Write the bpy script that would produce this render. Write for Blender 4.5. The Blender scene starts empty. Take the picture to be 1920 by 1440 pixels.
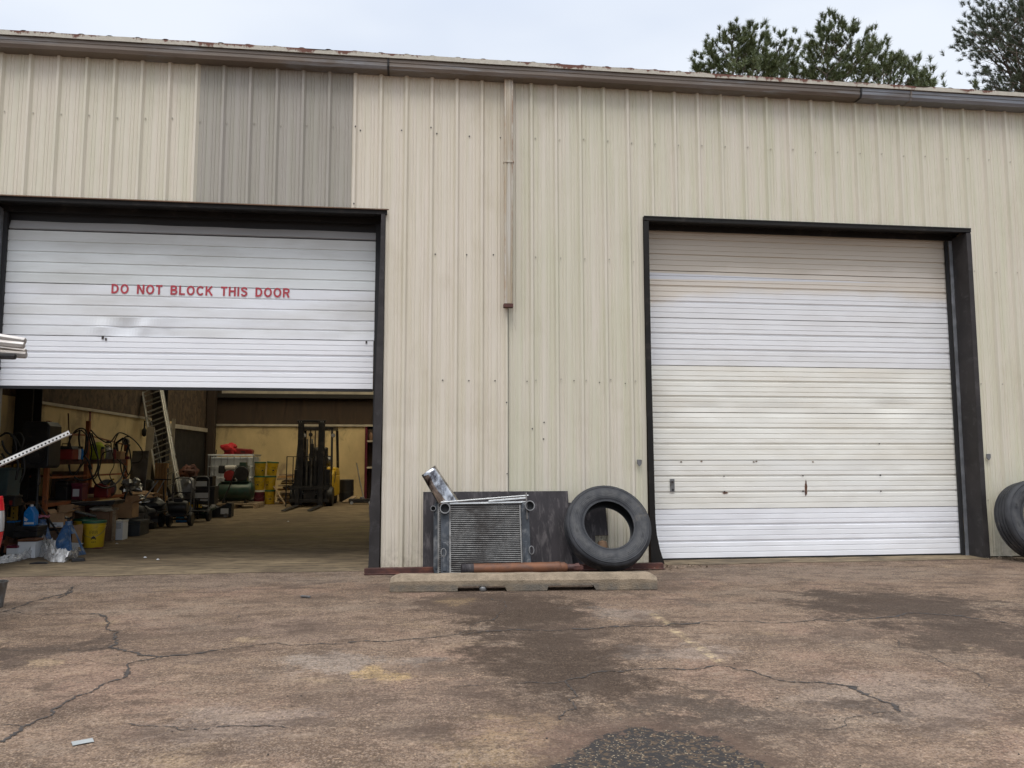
import bpy, bmesh, math, random
from mathutils import Vector, Matrix, Euler, noise as mnoise
random.seed(7)
S = bpy.context.scene
COL = S.collection
R = math.radians
PI = math.pi

# ------------------------------------------------------------------ camera geometry (fitted to the photograph)
F, PIT, YAW = 1457.84, 0.0943947, 0.12369
CAM = Vector((4.414, -9.1478, 1.26497))
fw = Vector((math.sin(YAW)*math.cos(PIT), math.cos(YAW)*math.cos(PIT), math.sin(PIT)))
rt = Vector((math.cos(YAW), -math.sin(YAW), 0)); up = rt.cross(fw)
ROLL = -0.001172
r2 = rt*math.cos(ROLL)+up*math.sin(ROLL); u2 = up*math.cos(ROLL)-rt*math.sin(ROLL)
def at(px, py, Y):                       # pixel of the 1920x1440 photo -> point at depth Y
    d = fw*F + r2*(px-960) + u2*(720-py); t = (Y-CAM.y)/d.y
    return CAM + d*t
def gr(px, py, Z=0.0):                   # pixel -> point on the ground
    d = fw*F + r2*(px-960) + u2*(720-py); t = (Z-CAM.z)/d.z
    return CAM + d*t
def atx(px, Y): return at(px, 900, Y).x

# ------------------------------------------------------------------ node helpers
class NT:
    def __init__(s, name):
        s.m = bpy.data.materials.new(name); s.m.use_nodes = True
        s.t = s.m.node_tree; s.b = s.t.nodes['Principled BSDF']
        s.tc = s.n('ShaderNodeTexCoord'); s.obj = s.tc.outputs['Object']
    def n(s, typ, **kw):
        x = s.t.nodes.new(typ)
        for k, v in kw.items(): setattr(x, k, v)
        return x
    def l(s, a, b): s.t.links.new(a, b)
    def val(s, sock, v):
        if hasattr(v, 'is_output') or isinstance(v, bpy.types.NodeSocket): s.l(v, sock)
        else: sock.default_value = v
    def mapv(s, scale=(1,1,1), loc=(0,0,0), src=None):
        x = s.n('ShaderNodeMapping'); s.l(src or s.obj, x.inputs[0])
        x.inputs['Scale'].default_value = scale; x.inputs['Location'].default_value = loc
        return x.outputs[0]
    def noise(s, scale, detail=4, rough=.55, src=None, out=0, dist=0):
        x = s.n('ShaderNodeTexNoise'); s.l(src or s.obj, x.inputs['Vector'])
        x.inputs['Scale'].default_value = scale; x.inputs['Detail'].default_value = detail
        x.inputs['Roughness'].default_value = rough; x.inputs['Distortion'].default_value = dist
        return x.outputs[out]
    def vor(s, scale, src=None, out='Distance', feature='F1'):
        x = s.n('ShaderNodeTexVoronoi', feature=feature); s.l(src or s.obj, x.inputs['Vector'])
        x.inputs['Scale'].default_value = scale
        return x.outputs[out]
    def math(s, op, a, b=0.0, clamp=False, c=None):
        x = s.n('ShaderNodeMath', operation=op, use_clamp=clamp)
        s.val(x.inputs[0], a); s.val(x.inputs[1], b)
        if c is not None: s.val(x.inputs[2], c)
        return x.outputs[0]
    def rng(s, v, a, b, c=0.0, d=1.0, smooth=True):
        x = s.n('ShaderNodeMapRange', interpolation_type='SMOOTHSTEP' if smooth else 'LINEAR')
        s.val(x.inputs[0], v)
        for i, q in enumerate((a, b, c, d)): s.val(x.inputs[i+1], q)
        return x.outputs[0]
    def mix(s, f, a, b, mode='MIX'):
        x = s.n('ShaderNodeMix', data_type='RGBA', blend_type=mode)
        s.val(x.inputs['Factor'], f)
        for k, v in ((6, a), (7, b)):
            if isinstance(v, (tuple, list)): x.inputs[k].default_value = (*v[:3], 1)
            else: s.l(v, x.inputs[k])
        return x.outputs[2]
    def xyz(s, src=None):
        x = s.n('ShaderNodeSeparateXYZ'); s.l(src or s.obj, x.inputs[0]); return x.outputs
    def color(s, c):
        if isinstance(c, (tuple, list)): s.b.inputs['Base Color'].default_value = (*c[:3], 1)
        else: s.l(c, s.b.inputs['Base Color'])
    def bump(s, h, strength=.3, dist=.01):
        x = s.n('ShaderNodeBump'); s.l(h, x.inputs['Height'])
        x.inputs['Strength'].default_value = strength; x.inputs['Distance'].default_value = dist
        s.l(x.outputs[0], s.b.inputs['Normal'])
    def rough(s, v): s.val(s.b.inputs['Roughness'], v)
    def metal(s, v): s.val(s.b.inputs['Metallic'], v)

def mul(c, k): return tuple(min(1, x*k) for x in c)
def pm(name, c, rough=.6, metal=0.0, var=.25, scale=4, bump=.15, bscale=60, dirt=None, damt=.35, dscale=6, stretch=(1,1,1), spec=.5):
    """generic weathered surface: tonal variation, patchy dirt, fine bump"""
    t = NT(name); src = t.mapv(stretch)
    ri = t.n('ShaderNodeObjectInfo').outputs['Random']
    ad = t.n('ShaderNodeVectorMath', operation='ADD'); t.l(src, ad.inputs[0])
    cb = t.n('ShaderNodeCombineXYZ'); k = t.math('MULTIPLY', ri, 37.0)
    t.l(k, cb.inputs[0]); t.l(k, cb.inputs[1]); t.l(cb.outputs[0], ad.inputs[1]); src = ad.outputs[0]
    f = t.noise(scale, 5, .6, src)
    col = t.mix(t.rng(f, .3, .7), mul(c, 1-var), mul(c, 1+var*.6))
    if dirt is not None:
        g = t.noise(dscale, 6, .65, src, dist=.4)
        col = t.mix(t.rng(g, .62-damt*.4, .8-damt*.3), col, dirt)
    t.color(col); t.metal(metal)
    t.rough(t.rng(f, .2, .8, max(.02, rough-.1), min(1, rough+.12)))
    t.b.inputs['Specular IOR Level'].default_value = spec
    if bump: t.bump(t.noise(bscale, 3, .6, src), bump, .004)
    return t.m

# ------------------------------------------------------------------ materials
M = {}
def siding(name, base, tint, streak=.12, rustiness=.2):
    t = NT(name)
    s1 = t.noise(9, 4, .6, t.mapv((1, .2, .05)))
    s2 = t.noise(60, 3, .6, t.mapv((1, .2, .012)))
    col = t.mix(t.rng(s1, .3, .7), base, tint)
    col = t.mix(t.rng(s2, .45, .75, 0, streak*.9), col, mul(base, .5))
    g = t.noise(1.6, 6, .65, t.mapv((1, 1, .6)))
    col = t.mix(t.rng(g, .5, .75, 0, .3), col, mul((base[0], base[1]*.94, base[2]*.82), .7))
    # grimy runs
    runs = t.noise(14, 5, .7, t.mapv((1, .3, .09), (3, 0, 1)))
    z = t.xyz()[2]
    low = t.rng(z, 0.0, 1.6, 1, 0)
    col = t.mix(t.math('MULTIPLY', t.rng(runs, .52, .72), t.math('ADD', t.math('MULTIPLY', low, .30), .05)), col, (.26, .20, .13))
    # mud splash close to the ground
    sp = t.noise(9, 6, .7)
    m = t.math('MULTIPLY', t.rng(z, .0, .45, 1, 0), t.rng(sp, .4, .7))
    col = t.mix(t.math('MULTIPLY', m, .5), col, (.20, .16, .12))
    # small scuffs and chips
    ch = t.noise(40, 4, .8)
    col = t.mix(t.rng(ch, .70, .76, 0, .5), col, (.25, .2, .15))
    t.color(col); t.rough(t.rng(g, .3, .7, .42, .6)); t.b.inputs['Specular IOR Level'].default_value = .35
    t.bump(t.noise(3, 3, .5, t.mapv((1, 1, .35))), .5, .02)
    return t.m
M['beige'] = siding('siding_beige', (.555, .52, .405), (.61, .55, .455))
M['beige_c'] = siding('siding_beige_pale', (.59, .535, .42), (.64, .575, .485), .22)
M['beige_r'] = siding('siding_beige_warm', (.545, .52, .395), (.605, .55, .46), .18)
M['greysid'] = siding('siding_grey', (.325, .305, .25), (.355, .325, .285), .18)

def doormat(name, c, dirtc, amt, tan=False, x0=7.3):
    t = NT(name)
    g = t.noise(1.3, 6, .6, t.mapv((.45, 1, 2.2)))
    col = t.mix(t.rng(g, .35, .75, 0, amt), c, dirtc)
    f = t.noise(26, 4, .7, t.mapv((.12, 1, 2)))
    col = t.mix(t.rng(f, .55, .8, 0, .35*amt+.06), col, mul(dirtc, .7))
    x, y, z = t.xyz()
    if tan:
        w = t.noise(2.2, 4, .6, t.mapv((.5, 1, 1)))
        zz = t.math('ADD', z, t.math('MULTIPLY', t.math('SUBTRACT', w, .5), .35))
        side = t.rng(x, x0, x0+1.3, .22, 0)
        zz = t.math('ADD', zz, side)
        col = t.mix(t.rng(zz, 3.28, 3.50, 0, .6), col, (.64, .54, .40))
        col = t.mix(t.rng(zz, 3.66, 3.78, 0, .55), col, (.52, .465, .38))
        # long wiped streak left in the dirt
        prog = t.rng(x, x0+.1, x0+3.6, .045, .0, smooth=False)
        dz = t.math('ABSOLUTE', t.math('SUBTRACT', z, t.math('ADD', 3.60, t.math('MULTIPLY', x, -.0035))))
        col = t.mix(t.rng(t.math('SUBTRACT', prog, dz), -.004, .010, 0, .85), col, (.66, .68, .72))
    # scuffed specks
    sp = t.noise(55, 3, .8)
    col = t.mix(t.rng(sp, .72, .78, 0, .45), col, (.2, .18, .16))
    t.color(col); t.rough(t.rng(g, .3, .7, .38, .55)); t.b.inputs['Specular IOR Level'].default_value = .4
    t.bump(t.noise(2.2, 2, .5, t.mapv((.7, 1, 1.5))), .6, .02)
    return t.m
M['door_new'] = doormat('door_new', (.80, .80, .815), (.62, .62, .64), .4)
M['door_old'] = doormat('door_old', (.77, .78, .80), (.56, .55, .52), .8)
M['door_grey'] = doormat('door_greyed', (.68, .70, .69), (.50, .50, .47), .8)
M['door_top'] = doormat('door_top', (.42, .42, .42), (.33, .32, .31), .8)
M['door_cream'] = doormat('door_cream', (.77, .755, .69), (.67, .62, .52), .6)
M['door_cream2'] = doormat('door_cream_blotched', (.76, .75, .705), (.68, .64, .55), .6)
M['door_tan'] = doormat('door_tan', (.75, .75, .755), (.58, .56, .52), .5, True)

M['frame'] = pm('frame_dark', (.013, .0115, .0105), .6, 0, .3, 3, .2, 30, (.032, .027, .023), .25, spec=.2)
M['frame_r'] = pm('frame_grey', (.034, .030, .029), .6, 0, .35, 3, .3, 20, (.055, .05, .05), .25, 9, spec=.25)
M['blackgap'] = pm('rubber_seal_and_shade', (.012, .012, .013), .7, 0, .2)
M['galv'] = pm('galvanised', (.48, .5, .53), .38, .8, .2, 8, .1)
M['gutter'] = pm('gutter_brown', (.150, .118, .092), .45, .15, .25, 1.5, .15, 30, (.22, .22, .225), .33, 1.4, (.6, 2, 6))
M['gutter_b'] = pm('gutter_bluish', (.20, .205, .22), .42, .3, .25, 1.5, .15, 30, (.14, .12, .105), .35, 1.4, (.6, 2, 6))
def eavem():
    t = NT('roof_edge'); x, y, z = t.xyz()
    a = t.noise(1.9, 5, .75, t.mapv((1, .3, .3)))
    b = t.noise(14, 5, .75)
    zz = t.rng(z, 5.99, 6.06)
    v = t.math('ADD', t.math('ADD', a, t.math('MULTIPLY', t.math('SUBTRACT', b, .5), .5)), t.math('MULTIPLY', zz, .14))
    col = t.mix(t.rng(b, .3, .7), (.42, .39, .32), (.54, .50, .42))
    col = t.mix(t.rng(v, .575, .66), col, (.13, .045, .025))
    t.color(col); t.rough(.65); t.bump(b, .3, .004); return t.m
M['eave'] = eavem()
M['roof'] = pm('roof_sheet', (.35, .33, .29), .6, .2, .3, 2, .2, 20, (.13, .06, .04), .35, 3)
def spoutm():
    t = NT('downspout'); x, y, z = t.xyz()
    f = t.noise(6, 5, .6, t.mapv((3, 1, .12))); g = t.noise(10, 5, .7, t.mapv((1, 1, .4)))
    col = t.mix(t.rng(f, .35, .65), (.40, .335, .24), (.49, .455, .39))
    col = t.mix(t.math('MULTIPLY', t.rng(x, 5.525, 5.555), t.rng(g, .38, .6)), col, (.23, .13, .07))
    col = t.mix(t.math('MULTIPLY', t.rng(x, 5.48, 5.452), t.rng(g, .4, .7)), col, (.36, .24, .14))
    t.color(col); t.rough(.5); t.metal(.1); t.bump(g, .2, .004); return t.m
M['spout'] = spoutm()
M['screw'] = pm('screw_dark', (.07, .06, .055), .5, .4, .2)
M['screw_l'] = pm('screw_light', (.36, .33, .27), .5, .2, .2)
M['redtext'] = pm('red_vinyl', (.42, .045, .06), .5, 0, .15, 12, .05, 60, (.5, .22, .24), .12, 30)
M['cream'] = pm('cream_ply', (.60, .47, .25), .7, 0, .18, 1.2, .2, 14, (.25, .19, .12), .32, 1.8, (1, 1, .6))
M['insul'] = pm('brown_insulation', (.11, .074, .044), .9, 0, .5, 3, .8, 11, (.045, .03, .02), .5, 7)
M['insul_d'] = pm('dark_board', (.05, .031, .02), .85, 0, .35, 2, .4, 6, (.03, .02, .015), .4, 2, (2, 1, .4))
M['ibeam'] = pm('steel_column', (.018, .016, .015), .6, 0, .3)
M['strip'] = pm('pale_strip', (.42, .38, .31), .7, 0, .2)
M['white_p'] = pm('white_plastic', (.62, .61, .58), .5, 0, .15, 4, .1, 30, (.4, .38, .34), .25)
M['black'] = pm('black_plastic', (.014, .014, .016), .5, 0, .3)
M['black_m'] = pm('black_steel', (.02, .02, .022), .42, .3, .4, 5, .15, 40, (.05, .045, .04), .3)
M['grey_m'] = pm('grey_steel', (.19, .19, .19), .4, .6, .3, 5, .15, 40, (.1, .08, .06), .3)
M['alu'] = pm('aluminium', (.55, .55, .53), .33, .85, .15, 6, .1)
M['tubes'] = pm('weathered_tube', (.40, .37, .34), .45, .45, .35, 3, .2, 40, (.2, .16, .13), .4, 4, (.3, 3, 3))
M['rubber'] = pm('hose_rubber', (.011, .011, .012), .5, 0, .3)
M['orange'] = pm('rack_orange', (.32, .095, .03), .55, 0, .3, 6, .15, 40, (.12, .05, .03), .35)
M['rackyel'] = pm('rack_yellow', (.42, .25, .03), .55, 0, .3, 6, .15, 40, (.1, .06, .03), .35)
M['yellow'] = pm('bucket_yellow', (.62, .42, .018), .4, 0, .12, 4, .05, 40, (.35, .23, .03), .2)
M['cateyl'] = pm('truck_yellow', (.62, .40, .02), .4, 0, .15, 4, .1, 30, (.2, .12, .03), .25)
M['green'] = pm('lid_green', (.015, .10, .055), .4, 0, .2)
M['dgreen'] = pm('compressor_green', (.02, .055, .042), .35, .1, .3, 5, .1, 30, (.05, .05, .04), .3)
M['red'] = pm('red_paint', (.20, .014, .014), .4, 0, .25, 5, .1)
M['redcloth'] = pm('red_cloth', (.42, .015, .022), .7, 0, .3, 9, .5, 25)
M['maroon'] = pm('maroon_paint', (.12, .012, .03), .45, 0, .25)
M['blue'] = pm('stand_blue', (.035, .10, .23), .5, 0, .35, 10, .3, 40, (.22, .25, .28), .38, 9)
M['bluejug'] = pm('blue_fluid', (.015, .18, .52), .2, 0, .12)
M['label'] = pm('paper_label', (.6, .62, .64), .6, 0, .08)
M['card'] = pm('cardboard', (.36, .22, .115), .8, 0, .18, 5, .1, 60, (.26, .15, .08), .3)
M['card_d'] = pm('cardboard_dark', (.17, .10, .06), .8, 0, .25)
M['wood'] = pm('raw_wood', (.38, .22, .085), .7, 0, .3, 6, .2, 40, (.2, .11, .05), .3, 6, (6, 6, .5))
M['wood_w'] = pm('pallet_wood', (.33, .25, .165), .75, 0, .35, 6, .3, 40, (.12, .08, .05), .35)
M['teal'] = pm('teal_bin', (.05, .085, .095), .5, 0, .3)
M['tote'] = pm('tote_grey', (.03, .035, .04), .45, 0, .3)
M['tank'] = pm('tank_white', (.46, .49, .52), .35, 0, .15)
M['hiviz'] = pm('hi_vis_cloth', (.45, .55, .02), .7, 0, .25, 14, .4, 25)
M['pink'] = pm('pink_ring', (.42, .12, .17), .5)
M['chrome'] = pm('chrome', (.62, .62, .63), .08, 1.0, .05, 3, .5, 6, (.02, .015, .02), .5, 5, (1, 1, .7))  # black blotches are dark palm reflections painted into the colour
M['foil'] = pm('foil_film', (.35, .34, .31), .18, .6, .6, 9, .9, 9)
M['board'] = pm('black_board', (.030, .026, .028), .6, 0, .35, 3, .4, 20, (.085, .075, .075), .34, 5, (3, 1, .8), .2)
M['board_edge'] = pm('board_edge', (.17, .06, .05), .8, 0, .3)
M['rust'] = pm('rusty_steel', (.15, .060, .027), .6, .25, .35, 7, .3, 50, (.09, .045, .03), .42, 5, (.7, 1, 1))
M['rust_d'] = pm('dark_rust', (.085, .035, .028), .7, .2, .4, 6, .3, 40, (.16, .06, .035), .35)
M['fin'] = pm('fin_bright', (.27, .26, .245), .45, .5, .3, 20, .2, 90, (.10, .085, .075), .45, 3)
M['fin_d'] = pm('fin_dark', (.035, .033, .03), .6, .3, .3)
M['tankpl'] = pm('radiator_tank', (.030, .036, .044), .45, .1, .5, 5, .2, 40, (.14, .14, .14), .33, 8)
M['portm'] = pm('port_metal', (.2, .195, .19), .4, .6, .3)
M['brick'] = pm('brick_bit', (.24, .15, .09), .85)
M['cushion'] = pm('seat_vinyl', (.012, .012, .014), .45)
M['glass'] = pm('lamp_glass', (.55, .56, .58), .1, .6, .1)
M['lampred'] = pm('lamp_red', (.45, .012, .02), .18, 0, .1)
M['truckp'] = pm('truck_white', (.6, .6, .6), .25, .1, .08)
M['bark'] = pm('pine_bark', (.10, .07, .05), .9, 0, .4, 8, .5, 20)
def foliage(name, c1, c2):
    t = NT(name)
    col = t.mix(t.rng(t.noise(1.3, 4, .7), .3, .7), c1, c2)
    col = t.mix(t.rng(t.noise(9, 2, .6), .35, .65, 0, .6), col, mul(c1, .55))
    t.color(col); t.rough(.65); t.b.inputs['Specular IOR Level'].default_value = .3
    return t.m
M['pine'] = foliage('pine_needles', (.085, .112, .042), (.15, .17, .068))
M['pine_n'] = foliage('pine_needles_near', (.06, .08, .045), (.10, .12, .07))

def tyrem():
    t = NT('tyre_rubber'); x, y, z = t.xyz()
    rad = t.math('SQRT', t.math('ADD', t.math('MULTIPLY', x, x), t.math('MULTIPLY', z, z)))
    g = t.noise(5, 6, .65)
    col = t.mix(t.rng(g, .35, .7), (.020, .021, .024), (.045, .046, .050))
    ring = t.rng(t.math('ABSOLUTE', t.math('SUBTRACT', rad, .39)), .07, .02, 0, .55)
    col = t.mix(t.math('MULTIPLY', ring, t.rng(t.noise(9, 5, .7), .3, .7)), col, (.095, .092, .088))
    col = t.mix(t.rng(t.noise(2.2, 5, .7), .56, .70, 0, .5), col, (.13, .11, .085))
    t.color(col); t.rough(t.rng(g, .3, .7, .5, .72)); rg = t.math('SINE', t.math('MULTIPLY', rad, 330.0))
    t.bump(t.math('ADD', t.math('MULTIPLY', rg, .6), t.noise(60, 3, .6)), .5, .002); t.b.inputs['Specular IOR Level'].default_value = .3
    return t.m
M['tyre'] = tyrem()

def concrete_stop():
    t = NT('stop_concrete')
    g = t.noise(7, 6, .65); a = t.vor(75)
    col = t.mix(t.rng(g, .3, .7), (.15, .115, .077), (.265, .205, .14))
    col = t.mix(t.rng(a, .0, .35, .5, 0), col, (.42, .33, .22))
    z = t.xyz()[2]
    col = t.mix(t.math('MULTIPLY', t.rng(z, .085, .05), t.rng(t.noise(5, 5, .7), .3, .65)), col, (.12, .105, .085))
    t.color(col); t.rough(.9); t.bump(t.math('ADD', a, g), .6, .006); return t.m
M['stop'] = concrete_stop()

def sheetm():
    t = NT('plastic_film')
    g = t.noise(14, 5, .7)
    t.color(t.mix(t.rng(g, .35, .65), (.45, .45, .45), (.85, .85, .85)))
    t.rough(.16); t.b.inputs['Alpha'].default_value = .72; t.b.inputs['Specular IOR Level'].default_value = .8
    t.b.inputs['Coat Weight'].default_value = .6
    t.bump(g, .6, .02); return t.m
M['film'] = sheetm()
def added_skyl():
    t = NT('added_fibreglass_skylight')  # out-of-view roof panels, added and tinted warm to brighten the shop
    a = t.n('ShaderNodeBsdfTranslucent'); a.inputs[0].default_value = (.9, .76, .5, 1)
    b = t.n('ShaderNodeBsdfTransparent'); b.inputs[0].default_value = (1, .85, .58, 1)
    tr = t.n('ShaderNodeMixShader'); tr.inputs[0].default_value = .6; t.l(a.outputs[0], tr.inputs[1]); t.l(b.outputs[0], tr.inputs[2])
    out = [n for n in t.t.nodes if n.type == 'OUTPUT_MATERIAL'][0]
    t.l(tr.outputs[0], out.inputs['Surface']); return t.m
M['added_skylight'] = added_skyl()

def groundm():
    t = NT('yard_asphalt')
    wob = t.noise(2.3, 6, .7, out=1)
    wv = t.n('ShaderNodeVectorMath', operation='MULTIPLY_ADD')
    t.l(wob, wv.inputs[0]); wv.inputs[1].default_value = (.9, .9, 0); t.l(t.obj, wv.inputs[2])
    sh = t.n('ShaderNodeVectorMath', operation='SUBTRACT'); t.l(wv.outputs[0], sh.inputs[0]); sh.inputs[1].default_value = (.45, .45, 0)
    P = sh.outputs[0]
    big = t.noise(.55, 6, .6); mid = t.noise(2.6, 7, .68); fine = t.noise(16, 6, .75)
    col = t.mix(t.rng(big, .35, .65), (.125, .088, .063), (.190, .136, .099))
    col = t.mix(t.rng(mid, .42, .62, 0, .8), col, (.090, .063, .044))
    md2 = t.noise(6.5, 7, .72, t.mapv((.8, 1.3, 1), (3, 8, 0)))
    col = t.mix(t.rng(md2, .52, .66, 0, .6), col, (.27, .20, .143))
    col = t.mix(t.rng(md2, .46, .34, 0, .55), col, (.075, .054, .040))
    pk = t.noise(.9, 5, .6, t.mapv((1, 1, 1), (7, 3, 0)))
    col = t.mix(t.rng(pk, .5, .68, 0, .5), col, (.25, .158, .122))
    gy = t.noise(.8, 5, .65, t.mapv((1, 1.6, 1), (17, 9, 0)))
    col = t.mix(t.rng(gy, .5, .68, 0, .5), col, (.215, .185, .15))
    yl = t.noise(1.5, 6, .7, t.mapv((1, 1.3, 1), (37, 19, 0)))
    col = t.mix(t.rng(yl, .56, .72, 0, .55), col, (.31, .235, .145))
    # stains at the places they lie in the yard: px, py, rx, ry, strength, colour, softness
    ST = [(1020,1180,110,60,.7,(.032,.022,.016),.7),(1110,1270,90,50,.6,(.032,.022,.016),.7),(1080,1264,130,9,.9,(.03,.022,.017),.6),(940,1183,110,8,.85,(.03,.022,.017),.6),(1078,1308,18,34,.85,(.03,.022,.017),.6),(1240,1172,70,5,.6,(.04,.03,.024),.6),(215,1190,20,24,.4,(.05,.038,.03),.7),(120,1320,60,24,.35,(.05,.038,.03),.7),(1610,1330,90,14,.8,(.04,.03,.024),.7),(1110,1330,60,10,.7,(.04,.028,.02),.7),
          (980,1150,120,40,.92,(.036,.025,.018),.6),(900,1128,140,22,.7,(.060,.042,.032),.6),(1050,1250,170,75,.95,(.036,.025,.018),.7),(1090,1190,140,40,.6,(.060,.044,.034),.8),(1000,1330,200,60,.45,(.075,.053,.040),.8),(1230,1100,90,14,.5,(.08,.06,.046),.7),(350,1190,240,30,.3,(.09,.066,.052),.9),(620,1310,160,30,.35,(.09,.066,.052),.9),(1085,1320,50,50,.5,(.055,.042,.034),.6),
          (880,1135,120,14,.5,(.07,.052,.042),.6),(1700,1140,190,34,.92,(.048,.038,.032),.6),(1860,1200,160,44,.85,(.052,.040,.033),.6),(1330,1337,110,34,.8,(.065,.055,.048),.5),
          (1450,1365,110,22,.5,(.07,.056,.05),.6),(100,1214,110,9,.7,(.045,.038,.035),.6),(45,1240,60,10,.6,(.05,.04,.038),.6),
          (1590,1195,60,12,.35,(.08,.065,.058),.6),(1300,1130,50,8,.45,(.08,.07,.065),.6),(1150,1150,60,12,.5,(.20,.185,.17),.7),(640,1238,130,16,.55,(.25,.235,.215),.7),
          (1290,1225,110,16,.45,(.28,.25,.225),.7),(1700,1310,220,50,.35,(.26,.225,.20),.7),(430,1360,140,40,.4,(.23,.205,.19),.7),
          (715,1262,30,14,.7,(.40,.29,.13),.6),(920,1405,90,40,.35,(.34,.25,.13),.8),(860,1128,40,8,.5,(.36,.26,.14),.6),(960,1355,70,20,.45,(.34,.24,.14),.7),(480,1202,40,6,.6,(.36,.28,.17),.6),(90,1245,40,8,.55,(.34,.26,.16),.6),
          (300,1090,420,22,.55,(.14,.122,.108),.7),(1000,1096,330,20,.35,(.085,.068,.056),.7),(1500,1075,330,16,.45,(.17,.15,.13),.7),(610,1120,60,10,.4,(.11,.09,.075),.6),
          (520,1180,160,30,.35,(.15,.115,.10),.7),(1140,1390,80,22,.5,(.12,.08,.065),.7),(740,1330,220,40,.25,(.14,.11,.095),.8),(1420,1400,80,36,.6,(.075,.055,.045),.6)]
    frac = t.math('ADD', t.math('MULTIPLY', t.math('SUBTRACT', fine, .5), 2.0), t.math('MULTIPLY', t.math('SUBTRACT', mid, .5), 3.4))
    wet = None
    for i, (px, py, rx, ry, k, c, soft) in enumerate(ST):
        a, b = gr(px-rx, py), gr(px+rx, py); q, w = gr(px, py-ry), gr(px, py+ry)
        cx, cy = (a.x+b.x)/2, (q.y+w.y)/2; sx, sy = (b.x-a.x)/2, abs(q.y-w.y)/2
        mp = t.n('ShaderNodeMapping', vector_type='TEXTURE'); t.l(P, mp.inputs[0])
        mp.inputs['Location'].default_value = (cx, cy, 0); mp.inputs['Scale'].default_value = (sx, sy, 1)
        d = t.n('ShaderNodeVectorMath', operation='LENGTH'); t.l(mp.outputs[0], d.inputs[0])
        dd = t.math('ADD', d.outputs['Value'], frac)
        msk = t.rng(dd, 1.3, 1.3-soft*1.1, 0, k)
        col = t.mix(msk, col, c)
        if sum(c) < .3: wet = msk if wet is None else t.math('MAXIMUM', wet, msk)
    # worn yellow stripe
    def seg(p, q, w):
        A, B = gr(*p), gr(*q); d = (B-A); L = d.length; ang = math.atan2(d.y, d.x)
        mp = t.n('ShaderNodeMapping', vector_type='TEXTURE'); t.l(t.obj, mp.inputs[0])
        mp.inputs['Location'].default_value = (*((A+B)/2)[:2], 0); mp.inputs['Rotation'].default_value = (0, 0, ang)
        x, y, z = t.xyz(mp.outputs[0])
        return t.math('MULTIPLY', t.rng(t.math('ABSOLUTE', x), L/2+.05, L/2-.05), t.rng(t.math('ABSOLUTE', y), w, w*.4))
    yel = 0.0
    for p, q, w, k in (((1222,1150),(1256,1171),.05,.7), ((1262,1180),(1360,1247),.05,.95)):
        yel = t.math('MAXIMUM', yel, t.math('MULTIPLY', seg(p, q, w), t.rng(fine, .42, .6, 0, k*.75)))
    # aggregate
    v = t.n('ShaderNodeTexVoronoi'); t.l(t.obj, v.inputs['Vector']); v.inputs['Scale'].default_value = 58
    sep = t.n('ShaderNodeSeparateColor'); t.l(v.outputs['Color'], sep.inputs[0])
    rnd = sep.outputs[0]
    stone = t.rng(v.outputs['Distance'], .5, .15)
    dry = t.math('SUBTRACT', 1.0, t.math('MULTIPLY', wet, .6))
    vis = t.math('MULTIPLY', t.rng(mid, .3, .6, .35, 1), dry)
    col = t.mix(t.math('MULTIPLY', t.math('MULTIPLY', stone, t.rng(rnd, .62, .8)), t.math('MULTIPLY', vis, .8)), col, (.40, .30, .205))
    gn = t.noise(38, 3, .75)
    col = t.mix(t.rng(gn, .50, .62, 0, .72), col, (.070, .050, .036))
    col = t.mix(t.math('MULTIPLY', t.rng(gn, .46, .34, 0, .5), dry), col, (.37, .28, .20))
    gn2 = t.noise(85, 3, .8)
    col = t.mix(t.math('MULTIPLY', t.rng(gn2, .58, .70, 0, .65), dry), col, (.42, .33, .25))
    col = t.mix(t.rng(gn2, .42, .32, 0, .6), col, (.05, .037, .028))
    dk = t.noise(1.1, 6, .7, t.mapv((.7, 1.5, 1), (11, 4, 0)))
    col = t.mix(t.rng(dk, .52, .66, 0, .6), col, (.060, .042, .030))
    col = t.mix(t.math('MULTIPLY', t.math('MULTIPLY', stone, t.rng(rnd, .4, .2)), .7), col, (.085, .062, .048))
    v2 = t.n('ShaderNodeTexVoronoi'); t.l(t.obj, v2.inputs['Vector']); v2.inputs['Scale'].default_value = 150
    sep2 = t.n('ShaderNodeSeparateColor'); t.l(v2.outputs['Color'], sep2.inputs[0])
    col = t.mix(t.math('MULTIPLY', t.rng(sep2.outputs[1], .55, .95, 0, .4), dry), col, (.33, .27, .22))
    col = t.mix(t.rng(sep2.outputs[1], .4, .05, 0, .38), col, (.07, .055, .045))
    mo = t.noise(4.2, 8, .78, t.mapv((.75, 1.25, 1), (21, 4, 0)))
    mo2 = t.noise(1.5, 7, .72, t.mapv((.8, 1.5, 1), (2, 41, 0)))
    col = t.mix(t.rng(mo, .50, .38, 0, .55), col, (.055, .040, .031))
    col = t.mix(t.math('MULTIPLY', t.rng(mo, .54, .66, 0, .5), dry), col, (.27, .215, .165))
    col = t.mix(t.rng(mo2, .50, .36, 0, .5), col, (.075, .056, .045))
    col = t.mix(t.math('MULTIPLY', wet, .38), col, (.030, .021, .015))
    col = t.mix(1.0, col, (1.02, .955, .90), 'MULTIPLY')
    col = t.mix(t.math('MULTIPLY', yel, t.rng(mo, .40, .56)), col, (.48, .37, .21))
    # freshly tarred patch of coarse dark stone
    A, B = gr(1010, 1440), gr(1450, 1440); T = gr(1235, 1378)
    mp = t.n('ShaderNodeMapping', vector_type='TEXTURE'); t.l(P, mp.inputs[0])
    mp.inputs['Location'].default_value = ((A.x+B.x)/2-.02, T.y-.62, 0); mp.inputs['Scale'].default_value = ((B.x-A.x)/2+.02, .62, 1)
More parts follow.
